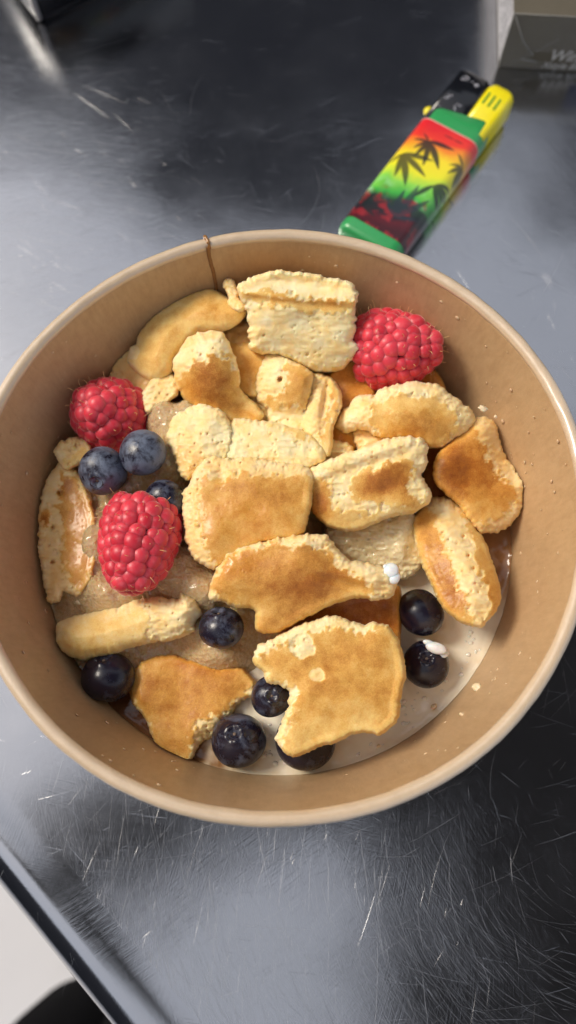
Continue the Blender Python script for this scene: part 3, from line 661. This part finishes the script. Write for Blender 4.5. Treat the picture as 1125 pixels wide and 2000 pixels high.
blueberry('shiny blueberry with a white cream smear, lower of the two on the right', 832, 1297, 46, 29, (-.12, .18, 1), BG)
blueberry('small dark blueberry in the notch of the large golden piece', 530, 1360, 40, 35, (0.05, -.05, 1), BM)
blueberry('dark blueberry with a star crown beside the torn lower left piece', 466, 1446, 53, 29.5, (-.15, .28, 1), BM)
blueberry('blueberry mostly hidden under the tip of the large golden piece', 596, 1446, 58, 29, (0, 0, -1), BG, False)

# cream dabs
WH = plain('whipped_cream', (.86, .84, .84), .25, .05, 800, sss=.4, ssss=.002)
def dab(label, blobs):
    bm = bmesh.new()
    for (px, py, z, r, sx, sy) in blobs:
        p = at(px, py, z); bmesh.ops.create_icosphere(bm, subdivisions=3, radius=r, matrix=Matrix.Translation(p) @ Matrix.Rotation(-.3, 4, 'Z') @ Matrix.Diagonal((sx, sy, .6, 1)))
    for q in bm.verts: q.co += Vector(q.co).normalized()*.3*float(fbm(np.array([q.co.x*.9]), np.array([q.co.y*.9]), 3)[0])
    bm.verts.ensure_lookup_table()
    o = from_bm('cream_dab', bm, WH); p = at(*blobs[0][:3]); o.data.transform(Matrix.Translation(-Vector(p)*S)); o.location = Vector(p)*S
    return tag(o, label, 'cream', 'dabs of white cream')
dab('white cream smear on top of the lower right blueberry', [(852, 1266, 34.3, 2.2, 1.3, .7), (864, 1273, 33, 1.7, 1.0, .9), (838, 1256, 34.2, 1.3, 1.3, .6)])
dab('small white cream dab on the ragged tip of the long brown piece', [(764, 1114, 48.5, 1.9, 1, 1), (770, 1128, 48, 1.7, .9, 1), (757, 1108, 48.5, 1.0, 1.3, .8)])
bm = bmesh.new()

# ---------------------------------------------------------------- steel table
n = NT('brushed_steel')
def scr(ang, sx, sy, lo, hi, seed, warp=0.0):
    vec = n.map(rot=(0, 0, math.radians(ang)), loc=(seed, seed*.7, 0))
    if warp:
        wn = n.n('ShaderNodeTexNoise'); wn.inputs['Scale'].default_value = 9; n.l(n.tc.outputs['Object'], wn.inputs['Vector'])
        va = n.n('ShaderNodeVectorMath'); va.operation = 'MULTIPLY_ADD'; n.l(wn.outputs['Color'], va.inputs[0]); va.inputs[1].default_value = (warp,)*3; n.l(vec, va.inputs[2]); vec = va.outputs[0]
    return n.ramp(n.noise(1.0, 2, .5, vec=n.map(sca=(sx, sy, 1), vec=vec)), [(lo, 0.), (hi, 1.)])
def brush(ang, sx, sy, seed, warp):
    vec = n.map(rot=(0, 0, math.radians(ang)), loc=(seed, seed*.7, 0))
    wn = n.n('ShaderNodeTexNoise'); wn.inputs['Scale'].default_value = 7; wn.inputs['Detail'].default_value = 1; n.l(n.tc.outputs['Object'], wn.inputs['Vector'])
    va = n.n('ShaderNodeVectorMath'); va.operation = 'MULTIPLY_ADD'; n.l(wn.outputs['Color'], va.inputs[0]); va.inputs[1].default_value = (warp,)*3; n.l(vec, va.inputs[2])
    return n.noise(1.0, 3, .6, vec=n.map(sca=(sx, sy, 1), vec=va.outputs[0]))
bs = [brush(12, 55, 3400, 1.7, .05), brush(-28, 60, 3900, 4.1, .06), brush(64, 50, 3600, 7.7, .05), brush(98, 60, 3300, 9.3, .06)]
ms = [n.ramp(n.noise(16, 2, .5, vec=n.map(loc=(k*3.1, k, 0))), [(.42, 0.), (.6, 1.)]) for k in range(4)]
h = n.math('MULTIPLY', bs[0], ms[0])
for a_, b_ in zip(bs[1:], ms[1:]): h = n.math('ADD', h, n.math('MULTIPLY', a_, b_))
ls = [scr(8, 40, 2600, .72, .78, 1.3, .03), scr(-22, 46, 2800, .72, .78, 2.1, .04), scr(47, 44, 2600, .73, .79, 3.7, .03), scr(75, 40, 2700, .72, .78, 5.1, .04), scr(150, 42, 2500, .73, .79, 8.9, .04)]
l_ = ls[0]
for x in ls[1:]: l_ = n.math('MAXIMUM', l_, x)
clou = n.noise(14, 5, .6); fine = n.noise(2600, 3, .7); mot = n.noise(420, 4, .7); dist = n.noise(40, 5, .65)
nr = n.bump(n.math('ADD', n.math('ADD', n.math('MULTIPLY', h, .8), n.math('MULTIPLY', l_, .35)), n.math('MULTIPLY', mot, .25)), .000036, .8)
nr = n.bump(n.noise(18, 2, .4), .0016, .22, nr)
rgh = n.math('ADD', n.ramp(n.math('MULTIPLY', n.math('ADD', clou, dist), .5), [(.38, .10), (.62, .16)]), n.math('MULTIPLY', l_, .05))
c = n.mix(clou, (.49, .495, .51), (.60, .605, .62))
n.set(color=c, metal=1.0, rough=rgh, normal=nr)
STEEL = n.m
table = tag(empty('steel_table'), 'scratched stainless steel table with a rounded rolled edge', 'table')
E0, E1 = at(0, 1700, -6), at(240, 2000, -6); ed = (E1-E0)[:2]; ed /= np.linalg.norm(ed); en = np.array([-ed[1], ed[0]])
if en @ (np.zeros(2)-E0[:2]) < 0: en = -en          # points inward
org = E0[:2]-en*3.4
prof = [(640, 0), (300, 0), (150, 0), (80, 0), (40, 0), (24, 0), (20, 0.0), (17, .12), (14.5, .5), (12.5, .85), (10.5, 1.0), (8.5, .8), (6.4, .1), (4.6, -1.0), (3.0, -2.6), (1.7, -4.6), (.8, -7), (.3, -10), (0, -14), (0, -24), (0, -40), (2.5, -42), (6, -42)]
al = np.concatenate([np.linspace(-700, -160, 8), np.linspace(-150, 200, 120), np.linspace(210, 700, 8)])
v = []; f = []; m = len(prof)
for i, a in enumerate(al):
    for (d_, z_) in prof:
        p = org+ed*a+en*d_; v.append((p[0], p[1], z_))
    if i: f += [((i-1)*m+j, i*m+j, i*m+j+1, (i-1)*m+j+1) for j in range(m-1)]
top = mesh('tabletop', v, f, STEEL, table)
# long scratches, thin raised burrs of metal
ns = 36; v = []; f = []; rg_ = np.random.RandomState(9)
for k in range(ns):
    fam = rg_.rand()
    while True:
        p = np.array([rg_.uniform(-110, 130), rg_.uniform(-160, 260)])
        if (p-org) @ en > 20 and np.hypot(*p) > 60: break
    if p[0] > 10 and rg_.rand() < .85: continue  # thinned on the right, imitating scratches that show in bright reflections
    L_ = rg_.choice([3, 5, 8, 14, 26, 40])*rg_.uniform(.6, 1.5); an = rg_.uniform(0, math.pi) if fam > .55 else rg_.choice([.1, 2.7, 1.25, .8])+rg_.normal()*.18
    cu = rg_.normal()*.03; q = p.copy(); wd = rg_.choice([.012, .018, .024, .03]); hgt = wd*rg_.uniform(.04, .14); b0 = len(v); ns_ = 6
    for i in range(ns_+1):
        t = np.array([math.cos(an), math.sin(an)]); nn = np.array([-t[1], t[0]]); tp = math.sin(math.pi*(i/ns_)*.96+.06)
        for s_, z_ in ((-1, -.004), (0, hgt*tp+.004), (1, -.004)):
            e = q+nn*s_*wd*tp; v.append((e[0], e[1], z_))
        q = q+t*L_/ns_; an += cu*L_/ns_
        if i: f += [(b0+(i-1)*3+j, b0+i*3+j, b0+i*3+j+1, b0+(i-1)*3+j+1) for j in range(2)]
for k in range(9000):                                  # fine scratches, set in arcs and zones to imitate the glints of light
    zone = rg_.rand()
    if zone < .62: p = np.array([rg_.normal()*45-25, -118+rg_.normal()*22]); cc_ = np.array([95., -75.]); sp = .22
    elif zone < .86: p = np.array([-75+rg_.normal()*22, 85+rg_.normal()*48]); cc_ = np.array([-60., -150.]); sp = .4
    else: p = np.array([rg_.uniform(-110, 130), rg_.uniform(-160, 120)]); cc_ = np.array([0., 30.]); sp = .8
    if (p-org) @ en < 19 or np.hypot(*p) < 60: continue
    r_ = p-cc_; an = math.atan2(r_[1], r_[0])+math.pi/2+rg_.normal()*sp; cu = 1/max(40, np.hypot(*r_))*rg_.uniform(.4, 1.3)
    L_ = rg_.choice([3, 5, 8, 13, 20])*rg_.uniform(.6, 1.4); wd = rg_.choice([.012, .016, .022, .03], p=[.4, .3, .2, .1]); hgt = wd*rg_.uniform(.06, .22); b0 = len(v); q = p.copy(); ns_ = 4
    for i in range(ns_+1):
        t = np.array([math.cos(an), math.sin(an)]); nn = np.array([-t[1], t[0]]); tp = math.sin(math.pi*(i/ns_)*.9+.12)
        for s_, z_ in ((-1, -.003), (0, hgt*tp+.004), (1, -.003)):
            e = q+nn*s_*wd*tp; v.append((e[0], e[1], z_))
        q = q+t*L_/ns_; an += cu*L_/ns_
        if i: f += [(b0+(i-1)*3+j, b0+i*3+j, b0+i*3+j+1, b0+(i-1)*3+j+1) for j in range(2)]
n = NT('scratch_metal'); n.set(color=(.70, .70, .71), metal=1.0, rough=.32); SCRM = n.m
o = mesh('scratches', v, f, SCRM, table, False); o['kind'] = 'stuff'

# ---------------------------------------------------------------- lighter
U = Vector((.5605, .828, 0)).normalized(); Vv = Vector((U.y, -U.x, 0))
lo_ = Vector((20.3, 113.2, 0))
light_root = tag(empty('lighter', (lo_.x+U.x*40, lo_.y+U.y*40, 0)), 'green and yellow lighter with a leaf-patterned wrap lying on the steel behind the bowl', 'lighter')
base_v = Vector((lo_.x+U.x*40, lo_.y+U.y*40, 0))
def LP(u, v, z): return lo_+U*u+Vv*v+Vector((0, 0, z))-base_v
def sect(v0, v1, z0, z1, r, n_=6):
    """rounded rectangle in (v,z)"""
    out = []
    for (cv, cz, a0) in ((v1-r, z1-r, 0), (v0+r, z1-r, 90), (v0+r, z0+r, 180), (v1-r, z0+r, 270)):
        for k in range(n_+1):
            a = math.radians(a0+90*k/n_); out.append((cv+r*math.cos(a), cz+r*math.sin(a)))
    return out
def loft(rings):
    v = []; f = []; m = len(rings[0][1])
    for u, s_ in rings:
        for (a, b) in s_: v.append(tuple(LP(u(a, b) if callable(u) else u, a, b)))
    for i in range(len(rings)-1):
        for j in range(m): f.append((i*m+j, i*m+(j+1) % m, (i+1)*m+(j+1) % m, (i+1)*m+j))
    f.append(tuple(range(m))[::-1]); f.append(tuple((len(rings)-1)*m+j for j in range(m)))
    return v, f
def plastic(name, c, rough=.28, **k): return plain(name, c, rough, .06, 700, sss=.1, ssss=.001, coat=.2, coatr=.15, **k)
GREEN = plastic('green_plastic', (.035, .33, .10)); YEL = plastic('yellow_plastic', (.86, .74, .012)); BLK = plastic('black_gloss', (.006, .007, .010), .12)
W0, W1, TH = -1.0, 22.8, 12.4
v, f = loft([(0, sect(W0+1.2, W1-1.2, 1.6, TH-1.2, 3)), (.6, sect(W0+.3, W1-.3, .8, TH-.4, 3.6)), (2, sect(W0, W1, .5, TH, 4)), (60, sect(W0, W1, .5, TH, 4)), (lambda a, b: 67.0-((a-14)/12)**2*5.6, sect(W0+.1, W1-.1, .5, TH-.05, 4)), (lambda a, b: 67.7-((a-14)/12)**2*5.6, sect(W0+.8, W1-.8, 1.2, TH-.8, 3.4))])
mesh('body', v, f, GREEN, light_root)
# printed wrap: a sleeve coloured point by point (flat print)
ucnt, scnt = 240, 220
sec = sect(W0-.15, W1+.15, .35, TH+.15, 4.1, 12); sec = np.array(sec); sl = np.r_[0, np.cumsum(np.hypot(*np.diff(np.vstack([sec, sec[:1]]), axis=0).T))]
tt = np.linspace(0, sl[-1], scnt, endpoint=False); sv = np.interp(tt, sl, np.r_[sec[:, 0], sec[0, 0]]); sz = np.interp(tt, sl, np.r_[sec[:, 1], sec[0, 1]])
uu = np.linspace(5.0, 55.6, ucnt); Ug, K = np.meshgrid(uu, np.arange(scnt), indexing='ij'); Vg, Zg = sv[K], sz[K]
# unrolled coordinate across the sleeve: v on the top face, carried on down the sides
SV = np.where(Zg > TH-4, Vg, Vg+np.sign(Vg-11)*(TH-4-Zg)*.9)
q = np.array([(SV-11), Ug]).transpose(1, 2, 0)
tpos = (Ug-5)/50.6+.07*fbm(SV/7, Ug/7, 4)-(SV-11)/11*.05
stops = [(0, (.05, .006, .012)), (.09, (.10, .008, .016)), (.15, (.012, .014, .022)), (.27, (.02, .05, .03)), (.34, (.05, .42, .06)), (.46, (.25, .66, .08)), (.56, (.78, .78, .03)), (.70, (.88, .70, .03)), (.80, (.86, .30, .03)), (.88, (.80, .05, .03)), (1.0, (.72, .02, .03))]
ts = [s_[0] for s_ in stops]; rgb = np.stack([np.interp(np.clip(tpos, 0, 1), ts, [s_[1][c_] for s_ in stops]) for c_ in range(3)], -1)
cl = sstep(.05, .35, fbm(SV/4+5, Ug/4, 4))*(1-sstep(.28, .42, tpos)); rgb = rgb*(1-cl[..., None])+np.array([.30, .02, .03])*cl[..., None]*.9
hz = sstep(.0, .4, fbm(SV/3.5+1, Ug/3.5+8, 4))*np.exp(-((tpos-.36)/.07)**2); rgb = rgb*(1-.5*hz[..., None])+np.array([.45, .80, .50])*.5*hz[..., None]
def leaf(cu, cv, rot, size, angs, lens, dark=.92, col=(.012, .018, .02)):
    global rgb
    m_ = np.zeros(Ug.shape)
    for a, l in zip(angs, lens):
        aa_ = math.radians(rot+a); dx = (Ug-cu)*math.cos(aa_)+(SV-cv)*math.sin(aa_); dy = -(Ug-cu)*math.sin(aa_)+(SV-cv)*math.cos(aa_)
        dy = dy+dx*dx*.012*math.copysign(1, a+.1)
        t_ = dx/(l*size); wd = np.where((t_ > 0) & (t_ < 1), .10*l*size*np.sin(np.clip(t_, 0, 1)**.8*math.pi)**.8, 0)+1e-4
        m_ = np.maximum(m_, 1-sstep(.7, 1.25, np.abs(dy)/wd))
    rgb = rgb*(1-dark*m_[..., None])+np.array(col)*dark*m_[..., None]
fan = ([-118, -72, -34, 0, 34, 72, 118], [.5, .75, .95, 1, .95, .75, .5])
leaf(47, 7.0, -175, 11, [-110, -60, -32, -4, 28, 65, 120], [.9, 1.15, 1.0, .8, .6, .5, .35])
leaf(37, 2.0, -165, 11.5, [-130, -95, -60, -38, 10], [1.0, 1.1, 1.2, .9, .5], .85)
leaf(31.5, 18.3, 60, 10.5, [-10, 22, 50, 80, 150], [.7, .9, 1.0, 1.0, .9], .9)
leaf(13, 13.0, 10, 13, [-62, -28, 4, 30, 66], [.6, .9, 1.2, 1.1, .7], .8, (.02, .03, .045))
leaf(45, 22.5, 180, 9, [-60, -30, 0, 30, 60, 130], [.8, .9, 1, .8, .6, .6], .85)
leaf(52.5, 14, 90, 4, [0, 180], [1, 1], .6)
leaf(11, 1.5, 60, 9, [-50, -15, 20, 50], [.8, 1, 1, .8], .8)
leaf(16, 21, 120, 9, [-60, -20, 20, 60], [.8, 1, 1, .8], .7)
v = [tuple(LP(a, b, c_)) for a, b, c_ in zip(Ug.ravel(), Vg.ravel(), Zg.ravel())]
f = [(i*scnt+j, i*scnt+(j+1) % scnt, (i+1)*scnt+(j+1) % scnt, (i+1)*scnt+j) for i in range(ucnt-1) for j in range(scnt)]
n = NT('printed_wrap'); n.set(color=n.attr('print', True), rough=.3, coat=.3, coatr=.12)
mesh('wrap', v, f, n.m, light_root, True, {'print': rgb.reshape(-1, 3)})
v, f = loft([(55.55, sect(W0-.2, W1+.2, .3, TH+.2, 4.1)), (55.95, sect(W0-.2, W1+.2, .3, TH+.2, 4.1)), (56.0, sect(W0-.05, W1+.05, .4, TH+.05, 4))])
mesh('wrap_edge', v, f, plain('wrap_edge_pink', (.75, .38, .36), .4), light_root)
v, f = loft([(56, sect(W0+.3, 12.5, 1, TH-.3, 1.6)), (82.3, sect(W0+.3, 12.3, 1, TH-.4, 1.6)), (84.6, sect(W0+1.2, 11.2, 1.6, TH-1.6, 2.2)), (85.2, sect(W0+2.5, 9.5, 3, TH-3, 2))])
mesh('hood', v, f, BLK, light_root)
# small pale metal flecks added for the print marks and glints on the hood
bm = bmesh.new()
for (u, v_, r, sx) in ((79.5, 4.0, 2.0, 1.0), (68.5, 1.9, 1.5, 1.2), (66.5, 7.3, 1.9, 1.5), (79, 8.6, .8, 1), (62.6, 1.6, 1.0, 1.4)):
    rr_ = random.Random(int(u*10))
    for _ in range(int(10+r*9)):
        du, dv = rr_.gauss(0, r*.42)*sx, rr_.gauss(0, r*.42); s0 = rr_.uniform(.12, .42)
        bmesh.ops.create_icosphere(bm, subdivisions=1, radius=s0, matrix=Matrix.Translation(LP(u+du, min(10.2, max(.2, v_+dv)), TH-.42)) @ Matrix.Rotation(rr_.uniform(0, 3), 4, 'Z') @ Matrix.Diagonal((rr_.uniform(1, 2.6), .7, .35, 1)))
for q_ in bm.verts: q_.co.z += .18*float(fbm(np.array([q_.co.x*1.6]), np.array([q_.co.y*1.6]), 3)[0])
n = NT('glint_chrome'); n.set(color=(.55, .55, .6), metal=.8, rough=n.ramp(n.noise(900, 4), [(.4, .15), (.6, .5)]), normal=n.bump(n.noise(700, 3), .0008, 1)); from_bm('hood_marks', bm, n.m, light_root)
v, f = loft([(60, sect(12.0, W1-.3, 1.2, TH-.3, 2.2)), (81, sect(11.9, W1+.1, 1.0, TH+.1, 2.2)), (83.6, sect(12.0, W1-1.0, 1.6, TH-.6, 3)), (84.8, sect(12.6, W1-3, 3, TH-2.2, 2.5))])
trig = mesh('trigger', v, f, YEL, light_root)
bm = bmesh.new()
for k in range(3):
    M = Matrix.Translation(LP(75.5-k*.3, 14.2+k*2.4, TH+.06)) @ Matrix.Rotation(math.atan2(U.y, U.x), 4, 'Z') @ Matrix.Diagonal((5.6, .75, .22, 1))
    bmesh.ops.create_cube(bm, size=1, matrix=M)
bmesh.ops.bevel(bm, geom=bm.edges[:], offset=.06, segments=1)
gr = from_bm('grooves', bm, plastic('groove_green', (.10, .30, .03)), trig, False)
bm = bmesh.new(); bmesh.ops.create_uvsphere(bm, u_segments=16, v_segments=10, radius=1, matrix=Matrix.Translation(LP(62.0, -1.2, 8.6)) @ Matrix.Rotation(math.atan2(U.y, U.x), 4, 'Z') @ Matrix.Diagonal((1.9, 2.0, 1.6, 1)))
from_bm('flame_adjuster', bm, YEL, light_root)

# ---------------------------------------------------------------- cigarette pack
yaw = math.radians(-4.2); PX, PY = 84.3, 195.6; PW, PD, PH = 56, 86, 22.8
pack = tag(empty('cigarette_pack', (PX, PY, 0)), 'olive brown cigarette pack in clear film lying at the top right corner', 'pack'); pack.rotation_euler = (0, 0, yaw)
n = NT('pack_card'); a = n.noise(60, 3); n.set(color=n.mix(a, (.100, .088, .066), (.13, .115, .087)), rough=.5, spec=.25, coat=.0, coatr=.1, normal=n.bump(n.noise(220, 3), .0006, .5)); CARD = n.m
bm = bmesh.new(); bmesh.ops.create_cube(bm, size=1, matrix=Matrix.Translation((PW/2, PD/2, PH/2+.1)) @ Matrix.Diagonal((PW, PD, PH, 1))); bmesh.ops.bevel(bm, geom=bm.edges[:], offset=.5, segments=2)
from_bm('carton', bm, CARD, pack, False)
# printed side panel: rows of tiny grey print
py_, pz_ = 420, 90; yy = np.linspace(.8, PD-.8, py_); zz = np.linspace(1.2, PH-1.2, pz_); A1, B1 = np.meshgrid(yy, zz, indexing='ij')
row = (B1-1.2)/2.15; ink = (np.abs(row-np.floor(row)-.5) < .27) & (vn(A1*1.9, np.floor(row)*7.3) > .36) & (B1 > 2.4) & (B1 < PH-2.6)
colr = np.where(ink[..., None], np.array([.12, .12, .14]), np.array([.62, .62, .66]))
v = np.stack([np.full(A1.size, -.12), A1.ravel(), B1.ravel()], 1); f = [(i*pz_+j, i*pz_+j+1, (i+1)*pz_+j+1, (i+1)*pz_+j) for i in range(py_-1) for j in range(pz_-1)]
n = NT('side_print'); n.set(color=n.attr('print', True), rough=.5, coat=.4, coatr=.1); mesh('side_panel', v, f, n.m, pack, False, {'print': colr.reshape(-1, 3)})
def text(name, s_, size, loc, rot, mat, shear=0.0, par=pack, bold=.0):
    cu = bpy.data.curves.new(name, 'FONT'); cu.body = s_; cu.size = size*S; cu.extrude = .04*S; cu.shear = shear; cu.offset = bold*S
    o = bpy.data.objects.new(name, cu); COL.objects.link(o); bpy.context.view_layer.update(); me = bpy.data.meshes.new_from_object(o.evaluated_get(bpy.context.evaluated_depsgraph_get())); bpy.data.objects.remove(o)
    o = bpy.data.objects.new(name, me); COL.objects.link(o); me.materials.clear(); me.materials.append(mat); o.location = [c_*S for c_ in loc]; o.rotation_euler = rot; o.parent = par
    return o
SIL = plain('silver_print', (.55, .54, .52), .35, .1)
text('print_name', 'Winston', 6.4, (17.6, -.16, 4.6), (math.radians(90), 0, 0), SIL, .25, bold=.10)
text('print_variant', 'Xstyle Blue', 3.7, (16.0, -.16, 1.2), (math.radians(90), 0, 0), SIL, .35)
text('print_small', '10.02', 1.9, (24, 3.2, PH+.16), (0, 0, 0), SIL, .0)
text('print_small', 'WXB', 1.6, (24, 1.0, PH+.16), (0, 0, 0), SIL, .0)
# folded film on the end: raised creases and flaps
FILM = NT('clear_film'); FILM.set(color=(.85, .86, .88), rough=.10, trans=0.0, spec=.5, alpha=.07, normal=FILM.bump(FILM.noise(320, 4), .0012, 1)); FILM = FILM.m
v = [(0.2, -.35, PH-.3), (PW-.2, -.35, PH-.3), (PW-11, -.75, 8.5), (11, -.75, 8.5), (.2, -.4, .5), (PW-.2, -.4, .5), (11, -.6, 4), (PW-11, -.6, 4)]
f = [(0, 1, 2, 3), (4, 5, 7, 6), (0, 3, 6, 4)]
mesh('film', v, f, FILM, pack, False)
v, f = join([tube([(0.4, -.6, PH-.5), (6, -.8, 12.5), (11.5, -.9, 6.8)], .24, 6), tube([(4.5, -.5, 3.0), (12, -.7, 8.5), (19, -.6, 14.2)], .10, 5), tube([(-.3, -.3, .2), (-.3, -.3, PH+.4)], .30, 6), tube([(-.2, -.25, PH+.2), (PW, -.25, PH+.2)], .16, 5), tube([(7.5, -.5, 4.6), (13.8, -.5, 3.9)], .28, 5)])
n = NT('film_crease'); n.set(color=(.42, .42, .41), rough=.2, alpha=.5); mesh('film_creases', v, f, n.m, pack)
bm = bmesh.new(); bmesh.ops.create_cube(bm, size=1, matrix=Matrix.Translation((PW-14.5, -.1, 12.2)) @ Matrix.Diagonal((23, .4, 13, 1)))
from_bm('blue_panel', bm, plastic('blue_print', (.03, .035, .085)), pack, False)

# ---------------------------------------------------------------- dark box, top left corner
bx = at(76, 52, 0)
box = tag(empty('black_case', bx), 'black glossy case with a pale corner stripe, at the top left of the table', 'case'); box.rotation_euler = (0, 0, math.radians(35))
bm = bmesh.new(); bmesh.ops.create_cube(bm, size=1, matrix=Matrix.Translation((36, 28, 15.2)) @ Matrix.Diagonal((70, 54, 30, 1))); bmesh.ops.bevel(bm, geom=bm.edges[:], offset=2, segments=3)
from_bm('shell', bm, plastic('case_black', (.012, .013, .018), .18), box)
v, f = tube([(1.6, 1.6, 1.5), (1.4, 1.4, 14), (1.6, 1.6, 29)], 1.25, 8)
mesh('corner_stripe', v, f, plain('stripe_pale', (.25, .25, .27), .5, .3, 500), box)

# ---------------------------------------------------------------- surroundings: floor, seated person, added dark panels for the steel to mirror
n = NT('concrete'); a = n.noise(6, 6, .6); n.set(color=n.mix(a, (.60, .60, .63), (.70, .70, .73)), rough=.85, normal=n.bump(n.noise(60, 5), .002, .4))
g = [(-40000, -40000, -740), (40000, -40000, -740), (40000, 40000, -740), (-40000, 40000, -740)]
tag(mesh('ground', g, [(0, 1, 2, 3)], n.m, None, False), kind='structure')
n = NT('black_cloth'); n.set(color=(.004, .004, .005), rough=.95, spec=.05, normal=n.bump(n.noise(900, 4), .0006, .6)); CLOTH = n.m
k1, k2 = at(310, 2165, -330), at(50, 2252, -330)
pme = bpy.data.meshes.new('person')
J = [((k1[0]+k2[0])/2+60, k1[1]-420, -290), (k1[0]+70, k1[1]-400, -300), (k1[0]+10, k1[1]-120, -325), tuple(k1), (k1[0]-5, k1[1]+5, -500), (k1[0], k1[1]-20, -690),
     (k2[0]-40, k2[1]-380, -300), (k2[0]-10, k2[1]-120, -325), tuple(k2), (k2[0]-8, k2[1]+4, -500), (k2[0]-10, k2[1]-20, -690), (k1[0]+4, k1[1]+70, -715), (k2[0]-10, k2[1]+70, -715), ((k1[0]+k2[0])/2+60, k1[1]-440, -150), ((k1[0]+k2[0])/2+60, k1[1]-450, 40)]
ed_ = [(0, 1), (1, 2), (2, 3), (3, 4), (4, 5), (0, 6), (6, 7), (7, 8), (8, 9), (9, 10), (5, 11), (10, 12), (0, 13), (13, 14)]
rd = [100, 90, 78, 66, 56, 42, 90, 78, 66, 56, 42, 28, 28, 120, 110]
pme.from_pydata([Vector(p)*S for p in J], ed_, []); per = link('person', pme, CLOTH)
md = per.modifiers.new('skin', 'SKIN'); md.use_smooth_shade = True
for i, r in enumerate(rd): pme.skin_vertices[0].data[i].radius = (r*S, r*S); pme.skin_vertices[0].data[i].use_root = (i == 0)
per.modifiers.new('sub', 'SUBSURF').render_levels = 2
tag(per, 'person in black trousers seated below the table edge, only the knees in view', 'person')
def quad(name, pts, mat, lab=None, cat=None, kind='structure'):
    """thick panel from a list of corners"""
    P = [Vector(p) for p in pts]; nn = (P[1]-P[0]).cross(P[2]-P[1]).normalized()*40; m = len(P)
    v = [tuple(p) for p in P]+[tuple(p+nn) for p in P]; f = [tuple(range(m))[::-1], tuple(range(m, 2*m))]+[(i, (i+1) % m, (i+1) % m+m, i+m) for i in range(m)]
    return tag(mesh(name, v, f, mat, None, False), lab, cat, kind=kind)
DK = plain('reflection_panel_dark', (.02, .019, .02), .9, .3, 8)
H = 1500
def mirror(px, py, Hh=H):
    """where the sight line through a pixel, thrown back by the flat steel, meets the height Hh"""
    p = at(px, py, 0); d = ray(px, py); return (p[0]-d[0]/d[2]*Hh, p[1]-d[1]/d[2]*Hh, Hh)
quad('reflection_panel', [mirror(640, 2350), mirror(1900, 2350), mirror(1900, 1100), mirror(700, 1100), mirror(700, 1500), mirror(560, 1610), mirror(150, 1835), mirror(30, 1640), mirror(-40, 1590), mirror(210, 1520), mirror(520, 1440), mirror(600, 1100), mirror(540, 1050), mirror(690, 1000), mirror(760, 1640), mirror(680, 1800)][::-1] if 0 else
     [mirror(700, 2350), mirror(2000, 2350), mirror(2000, 900), mirror(640, 900), mirror(420, 1350), mirror(210, 1520), mirror(-10, 1590), mirror(30, 1640), mirror(160, 1835), mirror(560, 1600), mirror(690, 1620), mirror(760, 1800)], DK, 'added dark panel overhead, outlined to make the dark reflections in the steel', 'reflection_panel', None)  # added unseen panel, its outline drawn for the dark reflections in the steel
WL = plain('reflection_front_dark', (.03, .032, .042), .8, .3, 6)
quad('reflection_front', [(-2600, 2400, -740), (-2600, 2400, 2200), (-900, 2400, 2300), (-640, 2400, 2900), (330, 2400, 3100), (560, 2400, 2350), (1100, 2400, 2250), (1150, 2400, 2900), (2600, 2400, 2900), (2600, 2400, -740)][::-1], WL, 'unseen dark building front beyond the table, stepped to shape the reflection in the steel', 'building', None)  # unseen front, its stepped top shaped for the dark reflections in the steel

fb = np.array([-1, -1.02])/math.sqrt(2.04); ft = np.array([fb[1], -fb[0]]); c_ = fb*2300
quad('reflection_front', [(*(c_+ft*s_), z_) for s_, z_ in ((-2600, -740), (-2600, 1500), (-300, 1500), (-250, 1900), (2600, 1900), (2600, -740))], WL, 'unseen dark building front added behind the seated person to darken the reflection in the table edge', 'building', None)  # second unseen front, added to darken what the rolled edge mirrors
